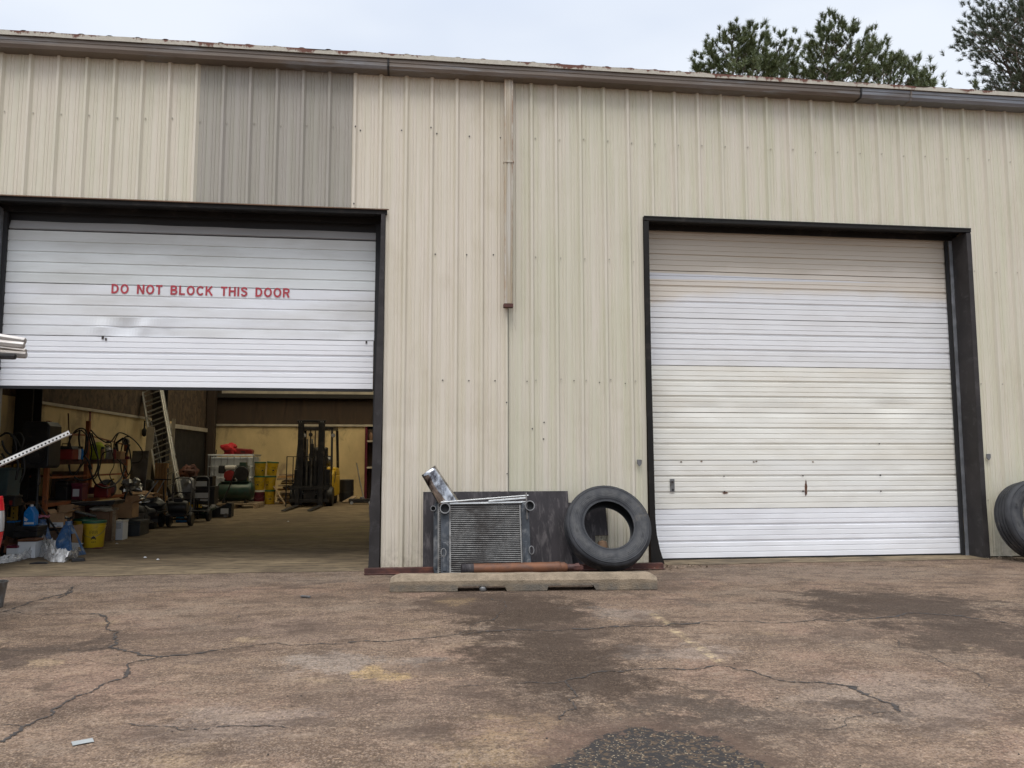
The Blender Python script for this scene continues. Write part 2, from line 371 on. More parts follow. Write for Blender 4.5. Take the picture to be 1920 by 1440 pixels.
    d = t.n('ShaderNodeVectorMath', operation='LENGTH'); t.l(mp.outputs[0], d.inputs[0])
    patch = t.rng(t.math('ADD', d.outputs['Value'], t.math('MULTIPLY', frac, .30)), 1.06, .96)
    halo = t.rng(d.outputs['Value'], 1.5, 1.0, 0, .75)
    col = t.mix(halo, col, (.085, .055, .040))
    pc = t.mix(t.rng(rnd, .5, 1.0), (.034, .030, .028), (.095, .066, .043))
    pc = t.mix(t.rng(sep2.outputs[0], .93, .98, 0, .7), pc, (.33, .26, .17))
    col = t.mix(patch, col, pc)
    t.color(col)
    t.rough(t.rng(mid, .3, .7, .95, .85))
    t.b.inputs['Specular IOR Level'].default_value = .15
    h = t.math('ADD', t.math('MULTIPLY', v.outputs['Distance'], -.6), t.math('MULTIPLY', fine, .8))
    h = t.math('ADD', h, t.math('MULTIPLY', mid, 1.5)); h = t.math('ADD', h, gn)
    t.bump(h, .8, .010)
    return t.m
M['ground'] = groundm()
def floorm():
    t = NT('shop_floor')
    a = t.noise(1.1, 6, .65, t.mapv((.7, 1.8, 1))); b = t.noise(6, 6, .7, t.mapv((.5, 1.6, 1))); c = t.noise(30, 4, .7)
    col = t.mix(t.rng(a, .35, .65), (.125, .095, .062), (.235, .18, .112))
    col = t.mix(t.rng(b, .42, .64, 0, .7), col, (.045, .034, .025))
    y = t.noise(.8, 5, .7, t.mapv((.6, 2.2, 1), (5, 2, 0)))
    yy = t.xyz()[1]; xx = t.xyz()[0]
    reg = t.math('MULTIPLY', t.rng(t.math('ABSOLUTE', t.math('SUBTRACT', yy, 4.6)), 2.4, .6), t.rng(xx, .6, 1.8))
    col = t.mix(t.math('MULTIPLY', reg, t.rng(b, .5, .7, 0, .8)), col, (.33, .29, .10))
    col = t.mix(t.rng(c, .66, .74, 0, .5), col, (.4, .36, .3))
    t.color(col); t.rough(t.rng(a, .3, .7, .8, .95)); t.b.inputs['Specular IOR Level'].default_value = .2
    t.bump(b, .25, .006); return t.m
M['floor'] = floorm()
M['crack'] = pm('crack_fill', (.045, .036, .030), .95, 0, .4, 20, .3, 60)
M['litter'] = pm('dry_litter', (.20, .15, .105), .9, 0, .5, 30, .3)
M['paper'] = pm('paper_scrap', (.27, .28, .27), .6)

# ------------------------------------------------------------------ mesh builder
class MB:
    def __init__(s): s.v = []; s.f = []; s.mi = []; s.T = Matrix(); s.m = 0
    def add(s, vs, fs):
        o = len(s.v); s.v += [s.T @ Vector(p) for p in vs]
        for f in fs: s.f.append([i+o for i in f]); s.mi.append(s.m)
    def box(s, x0, x1, y0, y1, z0, z1):
        s.add([(x0,y0,z0),(x1,y0,z0),(x1,y1,z0),(x0,y1,z0),(x0,y0,z1),(x1,y0,z1),(x1,y1,z1),(x0,y1,z1)],
              [(0,3,2,1),(4,5,6,7),(0,1,5,4),(1,2,6,5),(2,3,7,6),(3,0,4,7)]); return s
    def bar(s, p, q, w, h=None, upv=(0,0,1)):      # rectangular bar from p to q
        h = h or w; p, q = Vector(p), Vector(q); d = (q-p).normalized(); u = Vector(upv)
        if abs(d.dot(u)) > .98: u = Vector((0,1,0))
        a = d.cross(u).normalized()*w/2; b = a.cross(d).normalized()*h/2
        s.add([p-a-b,p+a-b,p+a+b,p-a+b,q-a-b,q+a-b,q+a+b,q-a+b],
              [(0,1,2,3),(7,6,5,4),(1,0,4,5),(2,1,5,6),(3,2,6,7),(0,3,7,4)]); return s
    def tube(s, pts, r, n=8, closed=False, caps=True):
        pts = [Vector(p) for p in pts]; N = len(pts); rs = r if isinstance(r, (list, tuple)) else [r]*N
        vs = []; a = None
        for i, p in enumerate(pts):
            if closed: d = pts[(i+1) % N]-pts[i-1]
            else: d = pts[min(i+1, N-1)]-pts[max(i-1, 0)]
            d.normalize()
            if a is None: a = d.orthogonal().normalized()
            else:
                a = a-d*a.dot(d)
                a = a.normalized() if a.length > 1e-6 else d.orthogonal().normalized()
            b = d.cross(a)
            for k in range(n):
                t = 2*PI*k/n; vs.append(p+(a*math.cos(t)+b*math.sin(t))*rs[i])
        fs = []
        for i in range(N if closed else N-1):
            j = (i+1) % N
            for k in range(n):
                l = (k+1) % n; fs.append((i*n+k, i*n+l, j*n+l, j*n+k))
        if caps and not closed: fs += [tuple(range(n))[::-1], tuple((N-1)*n+k for k in range(n))]
        s.add(vs, fs); return s
    def lathe(s, prof, c=(0,0,0), n=24, axis='z', loop=False, caps=True):
        vs = []; c = Vector(c)
        for r, h in prof:
            for k in range(n):
                t = 2*PI*k/n; x, y = r*math.cos(t), r*math.sin(t)
                vs.append(c+Vector({'z': (x, y, h), 'y': (x, h, -y), 'x': (h, x, y)}[axis]))
        fs = []; P = len(prof)
        for i in range(P if loop else P-1):
            j = (i+1) % P
            for k in range(n):
                l = (k+1) % n; fs.append((i*n+k, i*n+l, j*n+l, j*n+k))
        if caps and not loop: fs += [tuple(range(n))[::-1], tuple((P-1)*n+k for k in range(n))]
        s.add(vs, fs); return s
    def prism(s, poly, y0, y1, axis='y'):          # poly in (x, z), extruded along y (or poly (y,z) along x)
        n = len(poly)
        if axis == 'y': vs = [(x, y0, z) for x, z in poly]+[(x, y1, z) for x, z in poly]
        elif axis == 'x': vs = [(y0, x, z) for x, z in poly]+[(y1, x, z) for x, z in poly]
        else: vs = [(x, z, y0) for x, z in poly]+[(x, z, y1) for x, z in poly]
        s.add(vs, [tuple(range(n)), tuple(range(2*n-1, n-1, -1))]+[(i, i+n, (i+1) % n+n, (i+1) % n) for i in range(n)]); return s
    def build(s, name, mat, parent=None, bevel=0, smooth=None, label=None, fix=True):
        me = bpy.data.meshes.new(name); me.from_pydata([tuple(v) for v in s.v], [], s.f)
        for m in (mat if isinstance(mat, (list, tuple)) else [mat]): me.materials.append(m)
        for p, k in zip(me.polygons, s.mi): p.material_index = k
        if fix:
            b = bmesh.new(); b.from_mesh(me); bmesh.ops.recalc_face_normals(b, faces=b.faces); b.to_mesh(me); b.free()
        o = bpy.data.objects.new(name, me); COL.objects.link(o)
        if parent: o.parent = parent
        if smooth:
            me.shade_smooth(); me.set_sharp_from_angle(angle=R(smooth))
        if bevel:
            mo = o.modifiers.new('bevel', 'BEVEL'); mo.width = bevel; mo.segments = 2; mo.limit_method = 'ANGLE'; mo.angle_limit = R(40)
        if label: o['label'] = label
        return o
def tag(o, label=None, cat=None, group=None, kind=None):
    if label: o['label'] = label
    if cat: o['category'] = cat
    if group: o['group'] = group
    if kind: o['kind'] = kind
    return o
def thing(name, label, cat, loc=(0,0,0), rz=0, group=None):
    o = bpy.data.objects.new(name, None); COL.objects.link(o); o.location = loc; o.rotation_euler = (0, 0, rz)
    o.empty_display_size = .2
    return tag(o, label, cat, group)
def copy_tree(o, parent=None, label=None):
    c = o.copy(); COL.objects.link(c)
    if parent: c.parent = parent
    if label: c['label'] = label
    for ch in [x for x in bpy.data.objects if x.parent == o]: copy_tree(ch, c)
    return c
def text(name, body, size, mat, parent=None, loc=(0,0,0), rot=(R(90),0,0), bold=.02, space=1, word=1, xs=1, extrude=.0008):
    cu = bpy.data.curves.new(name, 'FONT'); cu.body = body; cu.size = size; cu.offset = bold*size; cu.extrude = extrude
    cu.space_character = space; cu.space_word = word; cu.align_x = 'LEFT'
    o = bpy.data.objects.new(name, cu); COL.objects.link(o)
    dg = bpy.context.evaluated_depsgraph_get(); me = bpy.data.meshes.new_from_object(o.evaluated_get(dg))
    bpy.data.objects.remove(o); me.name = name
    q = bpy.data.objects.new(name, me); COL.objects.link(q); me.materials.clear(); me.materials.append(mat)
    for v in me.vertices: v.co.x *= xs
    q.location = loc; q.rotation_euler = rot
    if parent: q.parent = parent
    return q
def ell(cx, cy, rx, ry, a0, a1, n=18): return [(cx+rx*math.cos(R(a0+(a1-a0)*i/n)), cy+ry*math.sin(R(a0+(a1-a0)*i/n))) for i in range(n+1)]
GL = {'D': (.74, [[(.095,0),(.095,1)], [(.19,.905)]+ell(.30,.5,.34,.405,90,-90)+[(.19,.095)]]),
 'O': (.84, [ell(.42,.5,.325,.42,0,360,28)]), 'N': (.76, [[(.095,0),(.095,1)], [(.665,0),(.665,1)], [(.12,.97),(.64,.03)]]),
 'T': (.66, [[(0,.91),(.66,.91)], [(.33,0),(.33,.82)]]), 'L': (.62, [[(.095,0),(.095,1)], [(.19,.09),(.62,.09)]]),
 'B': (.72, [[(.095,0),(.095,1)], [(.19,.91)]+ell(.38,.725,.19,.185,90,-90)+[(.19,.54)], [(.19,.50)]+ell(.40,.295,.22,.205,90,-90)+[(.19,.09)]]),
 'C': (.78, [ell(.42,.5,.325,.42,38,322,22)]), 'K': (.76, [[(.095,0),(.095,1)], [(.66,1),(.18,.44)], [(.31,.58),(.70,0)]]),
 'H': (.74, [[(.095,0),(.095,1)], [(.645,0),(.645,1)], [(.19,.53),(.55,.53)]]), 'I': (.19, [[(.095,0),(.095,1)]]),
 'S': (.70, [[(.60,.72),(.56,.84),(.46,.905),(.34,.915),(.20,.89),(.115,.81),(.11,.70),(.18,.62),(.33,.56),(.49,.50),(.59,.41),(.605,.28),(.54,.16),(.42,.095),(.30,.085),(.16,.13),(.095,.27)]]),
 'R': (.76, [[(.095,0),(.095,1)], [(.19,.91)]+ell(.40,.705,.225,.205,90,-90)+[(.19,.50)], [(.42,.46),(.64,0)]])}
def stencil(name, body, size, mat, parent, wt=.19):
    """heavy grotesque capitals cut as flat vinyl"""
    m = MB(); x = 0; k = 0
    for ch in body:
        if ch == ' ': x += .68; continue
        adv, st = GL[ch]
        for pl in st:
            pts = [Vector((x+a, b)) for a, b in pl]; vs = []
            closed = (pts[0]-pts[-1]).length < 1e-4
            for i, q in enumerate(pts):
                a = pts[i-1] if i else (pts[-2] if closed else q); b = pts[i+1] if i < len(pts)-1 else (pts[1] if closed else q)
                d = (b-a).normalized(); n = Vector((-d.y, d.x))*wt/2
                vs += [((q+n).x*size, -.00006*k, (q+n).y*size), ((q-n).x*size, -.00006*k, (q-n).y*size)]
            m.add(vs, [(2*i, 2*i+1, 2*i+3, 2*i+2) for i in range(len(pts)-1)]); k = (k+1) % 5
        x += adv+.17
    return m.build(name, mat, parent, fix=False)
def nz(x, y=0.0, z=0.0): return mnoise.noise(Vector((x, y, z)))

# ================================================================== SETTING
# yard (one sheet to the horizon)
g = MB(); g.add([(-300,-300,0),(300,-300,0),(300,300,0),(-300,300,0)], [(0,1,2,3)])
tag(g.build('yard_ground', M['ground']), kind='structure')
g = MB()
# slab edge runs a little in front of the wall with a broken edge
n = 90; vs = []; fs = []
for i in range(n+1):
    x = -5.9+21.8*i/n
    e = -.12+.10*nz(x*1.3)+.04*nz(x*6)
    vs += [(x, e, .004), (x, 14.6, .004)]
for i in range(n): fs.append((2*i, 2*i+2, 2*i+3, 2*i+1))
g.add(vs, fs); tag(g.build('shop_floor', M['floor']), kind='structure')

# cracks: jagged ribbons of dark fill, laid just above the yard
CR = [([(0,1392),(40,1365),(100,1330),(190,1285),(240,1245),(298,1232)], 5.0), ([(298,1232),(235,1222),(206,1213),(222,1185),(200,1160),(150,1150),(20,1148)], 2.6),
      ([(298,1232),(420,1218),(600,1207),(760,1200),(860,1190),(1000,1182),(1150,1175),(1260,1170),(1400,1165),(1530,1162),(1560,1165),(1700,1150),(1800,1155),(1920,1178)], 2.8),
      ([(0,1148),(75,1125),(135,1100),(110,1122)], 3.2), ([(20,1096),(80,1094),(160,1092),(230,1089)], 1.5), ([(0,1219),(80,1218),(206,1215)], 1.4), ([(0,1360),(40,1364)], 1.6),
      ([(860,1190),(930,1160),(915,1120)], 1.0), ([(970,1282),(1060,1278),(1110,1262),(1200,1256),(1350,1248),(1410,1258),(1490,1280),(1600,1288),(1690,1335)], 2.8),
      ([(1060,1278),(1078,1300),(1082,1330),(1050,1350)], 2.6), ([(850,1290),(970,1282)], .8), ([(1450,1120),(1530,1140),(1575,1147),(1620,1145)], .8),
      ([(540,1365),(420,1363),(280,1362),(230,1358)], .9), ([(1690,1335),(1600,1345),(1540,1368)], 1.2), ([(440,1153),(500,1148)], .7), ([(1690,1200),(1760,1240),(1850,1290)], .7), ([(340,1140),(420,1145),(450,1155),(395,1172)], .7)]
for pl, w in CR:
    P = [gr(*q) for q in pl]
    for it in range(5):
        Q = [P[0]]
        for a, b in zip(P, P[1:]):
            d = (b-a); nn = Vector((-d.y, d.x, 0)); Q += [(a+b)/2+nn*random.uniform(-.17, .17), b]
        P = Q
    c = MB(); vs = []
    for i, p in enumerate(P):
        d = (P[min(i+1, len(P)-1)]-P[max(i-1, 0)]).normalized(); nn = Vector((-d.y, d.x, 0))
        ww = (2.0 if random.random() < .14 else 1)*w*.0034*(.15+random.random()*1.1)*max(.5, min(1.3, .9+1.4*nz(p.x*1.7, p.y*1.7, w)))*(.3 if i in (0, len(P)-1) else 1)
        vs += [p+nn*ww+Vector((0,0,.0035)), p-nn*ww+Vector((0,0,.0035))]
    c.add(vs, [(2*i, 2*i+1, 2*i+3, 2*i+2) for i in range(len(P)-1)])
    tag(c.build('pavement_crack', M['crack']), kind='structure')

# ================================================================== BUILDING
B = thing('metal_building', 'long beige metal workshop with two white overhead doors under a brown gutter', 'building')
RB = .3048; EAVE = 5.93
LX0, LX1, LZ = -.33, 3.985, 4.185
RX0, RX1, RZ = 7.25, 11.52, 4.232
def prof_x(x0, x1):
    xs = {x0: 0.0, x1: 0.0}
    k = math.floor(x0/RB)-1
    def put(x, y):
        if x0 <= x <= x1: xs[round(x, 5)] = y
    while k*RB < x1+RB:
        c = k*RB
        for dx, y in ((-.036, 0), (-.013, -.038), (.013, -.038), (.036, 0)): put(c+dx, y)
        for m in (.082, .118, .187, .223):
            for dx, y in ((-.010, 0), (-.004, -.006), (.004, -.006), (.010, 0)): put(c+m+dx, y)
        k += 1
    L = sorted(xs); 
    def yy(x):
        r = (x/RB) % 1*RB; r = r if r < RB/2 else r-RB
        a = abs(r)
        return 0 if a > .036 else (-.038 if a < .013 else -.038*(.036-a)/.023)
    out = []
    for x in L: out.append((x, xs[x] if x not in (x0, x1) else yy(x)))
    return out
def wall(x0, x1, zlo, zhi, mat, off=0.0, label=None):
    pr = prof_x(x0, x1); m = MB(); zs = [zlo, zhi]
    nzv = max(2, int((zhi-zlo)/.5)); vs = []; fs = []
    for x, y in pr:
        for j in range(nzv+1):
            z = zlo+(zhi-zlo)*j/nzv
            w = .007*nz(x*1.1, z*.8, 3)+(.008*nz(x*2.2, z*1.5, 9) if z < 2.4 else 0)
            vs.append((x, y+off+w, z))
    for i in range(len(pr)-1):
        for j in range(nzv): a = i*(nzv+1)+j; b = a+nzv+1; fs.append((a, b, b+1, a+1))
    m.add(vs, fs); o = m.build('wall_panel', mat, B, label=label, fix=False)
    return o
wall(-5.8, LX0-.06, .02, EAVE, M['beige'])
wall(LX0-.06, 1.866, LZ+.004, EAVE, M['beige'], 0, 'beige ribbed panel above the left door')
wall(1.866, 3.63, LZ+.004, EAVE, M['greysid'], 0, 'grey replacement panel above the left door')
wall(3.63, 4.035, LZ+.004, EAVE-.03, M['beige_c'], -.005)
wall(4.035, 5.49, .02, EAVE-.03, M['beige_c'], -.005, 'paler ribbed panel left of the downspout')
wall(5.49, RX0-.06, .02, EAVE, M['beige_r'])
wall(RX0-.06, RX1+.06, RZ+.004, EAVE, M['beige_r'])
wall(RX1+.06, 15.8, .02, EAVE, M['beige_r'])
# inner liner (so the shop is dark and light-tight), with the openings left free
def liner(x0, x1, z0, z1, y0=.06, y1=.10):
    MB().box(x0, x1, y0, y1, z0, z1).build('wall_liner', M['insul_d'], B)
liner(-5.8, LX0-.01, 0.0, 5.95); liner(LX0-.01, LX1+.01, LZ+.03, 5.95); liner(LX1+.01, RX0-.01, 0.0, 5.95)
liner(RX0-.01, RX1+.01, RZ+.03, 5.95); liner(RX1+.01, 15.8, 0.0, 5.95)
# screws
def screws(pts, mat, r=.009):
    m = MB()
    for x, z in pts:
        if (LX0-.1 < x < LX1+.08 and z < LZ+.05) or (RX0-.08 < x < RX1+.1 and z < RZ+.05): continue
        q = (x/RB) % 1*RB; q = q if q < RB/2 else q-RB
        y = -.038 if abs(q) < .013 else 0
        m.lathe([(r, y-.012), (r, y-.006), (r*.2, y-.005)], (x, 0, z), 8, 'y')
    if m.v: m.build('screw_row', mat, B)
for zr in (5.19, 3.68, 2.19, .72):
    pts = []; k = -19
    while k < 51:
        if not (3.6 < k*RB < 5.5): pts.append((k*RB+.05+random.uniform(-.004, .004), zr+random.uniform(-.015, .015)))
        k += 1
    screws(pts, M['screw_l'], .008)
def wpx(px, py): p = at(px, py, 0); return (p.x, p.z)
screws([wpx(*q) for q in [(662,243),(667,240),(676,245),(753,245),(808,242),(819,251),(880,256),(938,259),(816,477),(875,478),(925,478),(737,711),(808,710),(830,713),(879,714),(928,714),(664,384),(1020,792),(1019,823),(997,804),(1042,804),(949,755)]], M['screw'], .009)
screws([wpx(*q) for q in [(988,715),(1076,714),(1124,717),(1172,719),(950,888),(1001,895),(1090,868)]], M['screw'], .007)
# small grey shield-shaped reflectors either side of the right door
for x, z in (wpx(1197, 868), wpx(1849, 857)):
    MB().prism([(x-.03,z+.04),(x+.03,z+.04),(x+.03,z-.005),(x+.015,z-.03),(x,z-.042),(x-.015,z-.03),(x-.03,z-.005)], -.048, -.036).build('door_guide_badge', M['grey_m'], B, bevel=.003)

# gutter ------------------------------------------------------------------
def gut(x0, x1, mat):
    m = MB()
    prof = [(-.012, 5.868), (-.165, 5.868), (-.185, 5.905), (-.185, 5.945), (-.192, 5.95), (-.192, 5.985), (-.18, 5.992), (-.17, 5.985), (-.165, 5.90), (-.03, 5.89), (-.012, 5.99)]
    N = max(1, int((x1-x0)/.6)); vs = []; fs = []; P = len(prof)
    for i in range(N+1):
        x = x0+(x1-x0)*i/N; sag = .006*nz(x*.7, 5)
        for y, z in prof: vs.append((x, y+.006*nz(x*.9, z*3, 2), z+sag))
    for i in range(N):
        for j in range(P): k = (j+1) % P; fs.append((i*P+j, i*P+k, (i+1)*P+k, (i+1)*P+j))
    fs += [tuple(range(P)), tuple(N*P+j for j in range(P))[::-1]]
    m.add(vs, fs); return m.build('gutter', mat, B)
J = [4.05, 10.05, 10.74]
g1 = gut(-5.9, J[0]-.003, M['gutter']); g2 = gut(J[0]+.003, J[1]-.003, M['gutter']); gut(J[1]+.003, J[2]-.003, M['gutter_b']); gut(J[2]+.003, 15.9, M['gutter_b'])
for xj in (J[0], J[1], J[2]):
    MB().prism([(-.170,5.862),(-.191,5.905),(-.198,5.95),(-.198,5.992),(-.190,5.992),(-.182,5.90),(-.165,5.868),(-.02,5.866),(-.02,5.862)], xj-.012, xj+.012, 'x').build('gutter_strap', M['ibeam'] if xj != J[2] else M['gutter'], B)
# roof: ribbed sheet with rusty edge, closing the shop, unseen fibreglass skylights added to light it
vs = []; fs = []; xs = []
k = -20
while k*RB < 16:
    c = k*RB
    for dx, h in ((-.04, 0), (-.015, .010), (.015, .010), (.04, 0)): xs.append((c+dx, h))
    k += 1
def rz_(y): return 6.045+(y+.2)*.075
ys = [-.215, 5.0, 6.0, 8.4, 13.9, 14.7]
SK = [(1, 2), (3, 4)]                       # y cells that hold the added skylights
sky_m = MB(); rf = MB()
for i in range(len(xs)-1):
    (xa, ha), (xb, hb) = xs[i], xs[i+1]
    xc = (xa+xb)/2
    for j in range(len(ys)-1):
        y0, y1 = ys[j], ys[j+1]
        sk = (j == 3 and (xc+1.5) % 1.8 < 1.45) or (j == 2 and (xc+1.5) % 1.8 < .9)
        (sky_m if sk else rf).add([(xa,y0,rz_(y0)+ha),(xb,y0,rz_(y0)+hb),(xb,y1,rz_(y1)+hb),(xa,y1,rz_(y1)+ha)], [(0,1,2,3)])
rfo = rf.build('roof', M['roof'], B); sky_m.build('added_skylight_panel', M['added_skylight'], rfo)
m = MB(); vs = []; fs = []                  # turned-down edge of the sheets
N = 360
for i in range(N+1):
    x = -5.9+21.8*i/N; ph = (x/RB) % 1; e = .008 if (ph < .06 or ph > .94) else 0
    top = 6.044+e*.8+.006*nz(x*3.1)-(.012 if nz(x*1.7, 4) > .35 else 0)
    vs += [(x, -.212, 5.993+.004*nz(x*2)), (x, -.216, top)]
for i in range(N): fs.append((2*i, 2*i+2, 2*i+3, 2*i+1))
m.add(vs, fs); m.build('eave_trim', M['eave'], rfo)
MB().box(-5.9, 15.9, -.20, .02, 5.994, 6.0).build('eave_soffit', M['roof'], B)
# other walls of the shop
MB().box(-5.9, -5.8, 0, 14.7, 0, 7.2).build('end_wall', M['insul_d'], B)
MB().box(15.8, 15.9, 0, 14.7, 0, 7.2).build('end_wall', M['insul_d'], B)
MB().box(-5.8, 15.8, 14.6, 14.7, 0, 7.2).build('back_wall', M['insul_d'], B)
# downspout -----------------------------------------------------------------
sx = 5.503
m = MB()
pr = [(-.052,-.045),(-.052,-.108),(-.03,-.108),(-.024,-.100),(-.010,-.100),(-.004,-.108),(.018,-.108),(.024,-.100),(.034,-.100),(.038,-.108),(.052,-.108),(.052,-.045)]
z0, z1 = 3.09, 5.87; vs = []
for z in (z0, 4.83, z1):
    w = 1.0 if z > 4 else .9
    for x, y in pr: vs.append((sx+x*w+(5.87-z)*-.002, y, z))
P = len(pr); fs = []
for i in range(2):
    for j in range(P): k = (j+1) % P; fs.append((i*P+j, i*P+k, (i+1)*P+k, (i+1)*P+j))
m.add(vs, fs); ds = m.build('downspout', M['spout'], B)
MB().box(sx-.06, sx+.062, -.114, -.036, 4.82, 4.84).build('strap', M['spout'], ds)
MB().box(sx-.062, sx+.05, -.12, -.034, 3.045, 3.085).build('outlet_clamp', M['rust_d'], ds)
# dark seam below the spout
MB().box(sx-.004, sx+.004, -.0375, -.030, .05, 3.04).build('panel_seam', M['screw'], B)

# left door -----------------------------------------------------------------
def section(parent, x0, x1, z0, z1, kind, mat, Y, dent=None, name='door_section'):
    H = z1-z0; pts = []
    if kind == 'fine':
        pts.append((0.004, 0)); 
        p3 = H/3
        for b in range(3):
            base = b*p3
            if b: pts += [(base-.016, 0), (base-.010, .016), (base+.012, .016), (base+.020, 0)]
            for c_ in (1/3, 2/3):
                zz = base+p3*c_; pts += [(zz-.007, 0), (zz-.004, .007), (zz+.004, .007), (zz+.008, 0)]
        pts.append((H-.004, 0))
    elif kind == 'wide':
        pts.append((.004, 0))
        for b in range(1, 5):
            zz = H*b/5-.01; pts += [(zz-.010, 0), (zz-.006, .009), (zz+.006, .009), (zz+.013, 0)]
        pts.append((H-.004, 0))
    else:
        pts = [(.004, 0), (H*.3, 0), (H*.33, .01), (H*.4, .01), (H*.43, 0), (H-.004, 0)]
    pts.sort(); prof = [(0.001, .02), (.004, 0)]+pts[1:-1]+[(H-.004, 0), (H-.001, .02)]
    nx = 120; vs = []; fs = []; P = len(prof)
    for i in range(nx+1):
        x = x0+(x1-x0)*i/nx
        for z, d in prof:
            w = .003*nz(x*1.4, z0+z, Y)
            if dent: w += dent(x, z0+z)
            vs.append((x, Y+d+w, z0+z))
    for i in range(nx):
        for j in range(P-1): a = i*P+j; b = a+P; fs.append((a, b, b+1, a+1))
    m = MB(); m.add(vs, fs); m.add([(x0,Y+.045,z0),(x1,Y+.045,z0),(x1,Y+.045,z1),(x0,Y+.045,z1)], [(0,1,2,3)])
    return m.build(name, mat, parent, fix=False)
def door_parent(name, label):
    o = bpy.data.objects.new(name, None); COL.objects.link(o); o.parent = B; o['label'] = label; return o
DY = .30
LD = door_parent('garage_door', 'left overhead door, half raised, with red lettering')
def dentL(x, z):
    w = 0
    for cx, cz, sx_, sz_, a in ((1.05, 2.74, .13, .10, .045), (1.48, 2.71, .22, .09, .035), (.78, 2.76, .10, .07, -.025), (1.25, 2.80, .08, .05, -.02), (3.62, 2.85, .14, .2, .02), (2.5, 2.8, .4, .15, .014), (2.9, 3.1, .5, .1, .01), (.2, 3.15, .3, .12, .012)):
        w += a*math.exp(-((x-cx)/sx_)**2-((z-cz)/sz_)**2)
    return w
section(LD, -.285, 3.90, 2.085, 2.672, 'fine', M['door_new'], DY)
section(LD, -.285, 3.908, 2.675, 3.283, 'wide', M['door_old'], DY, dentL)
section(LD, -.285, 3.912, 3.286, 3.905, 'wide', M['door_grey'], DY)
o = section(LD, -.285, 3.912, 0, .6, 'top', M['door_top'], 0); o.location = (0, DY+.005, 3.925); o.rotation_euler = (R(-22), 0, 0)
MB().box(-.285, 3.90, DY+.004, DY+.035, 2.055, 2.084).build('bottom_seal', M['blackgap'], LD)
tx0 = at(209, 548, DY).x; tx1 = at(543, 560, DY).x
tz = at(209, 548, DY).z; 
tt = stencil('door_lettering', 'DO NOT BLOCK THIS DOOR', .112, M['redtext'], LD)
bw = max(v.co.x for v in tt.data.vertices)-min(v.co.x for v in tt.data.vertices); bx = min(v.co.x for v in tt.data.vertices)
kx = (tx1-tx0)/bw
for v in tt.data.vertices: v.co.x = (v.co.x-bx)*kx
tt.location = (tx0, DY-.0055, 3.180)
# marks on the door
for px, py, w in ((193,633,.012), (199,636,.01), (687,642,.01)):
    p = at(px, py, DY); MB().box(p.x-w, p.x+w, DY-.008, DY-.004, p.z-w*1.6, p.z+w*1.6).build('scuff_mark', M['screw'], LD)
# right door -----------------------------------------------------------------
RD = door_parent('garage_door', 'right overhead door, closed, stained')
sz = [.02, .625, 1.23, 1.83, 2.425, 3.035, 3.645, 4.25]
def dentR(x, z):
    w = .009*nz(x*1.5, z*2, 7)+.004*nz(x*4, z*5, 3)
    for cx, cz, a_, b_, k in ((9.05, 1.86, .5, .06, .010), (10.6, 1.90, .3, .10, .022), (8.1, 1.88, .35, .08, .012), (10.9, 2.3, .5, .3, .012)):
        w += k*math.exp(-((x-cx)/a_)**2-((z-cz)/b_)**2)
    return w
mats = ['door_new', 'door_cream2', 'door_cream', 'door_cream', 'door_tan', 'door_tan', 'door_tan']
for i in range(7):
    section(RD, 7.30, 11.475, sz[i]+.0015, sz[i+1]-.0015, 'fine', M[mats[i]], DY, dentR)
MB().box(7.33, 11.475, DY+.004, DY+.04, .006, .02).build('bottom_seal', M['blackgap'], RD)
def rp(px, py): p = at(px, py, DY); return p.x, p.z
x, z = rp(1260, 910)
lt = MB().box(x-.030, x+.030, DY-.014, DY-.004, z-.08, z+.08).build('latch_plate', M['grey_m'], RD, bevel=.003)
MB().box(x-.012, x+.012, DY-.03, DY-.0145, z+.03, z+.055).build('latch_knob', M['screw'], lt)
MB().lathe([(.014, DY-.02), (.014, DY-.0145)], (x+.004, 0, z-.055), 10, 'y').build('keyhole', M['blackgap'], lt)
for px, py, s_ in ((1357,893,.008),(1505,892,.009),(1650,891,.011),(1358,922,.010),(1505,921,.010),(1651,921,.009),(1648,832,.009)):
    x, z = rp(px, py); MB().lathe([(s_, DY-.012), (s_*.9, DY-.002)], (x, 0, z), 8, 'y').build('bolt', M['screw'], RD)
def blot(px, py, w, h, mat, seed, nm='rust_mark'):
    x, z = rp(px, py); n_ = 18; m = MB()
    poly = [(x+math.cos(2*PI*k/n_)*w*(.75+.6*nz(k*.9, seed)), z+math.sin(2*PI*k/n_)*h*(.8+.6*nz(k*.7, seed+5))) for k in range(n_)]
    m.prism(poly, DY-.0045-.0003*seed, DY-.001); m.build(nm, mat, RD)
blot(1511, 915, .021, .115, M['rust'], 1); blot(1510, 925, .010, .035, M['rust_d'], 2); blot(1360, 924, .05, .012, M['rust'], 3)
for px, py in ((1413,866),(1418,865),(1524,866),(1315,865),(1277,866)): blot(px, py, .016, .009, M['litter'], 3.5, 'scuff_mark')

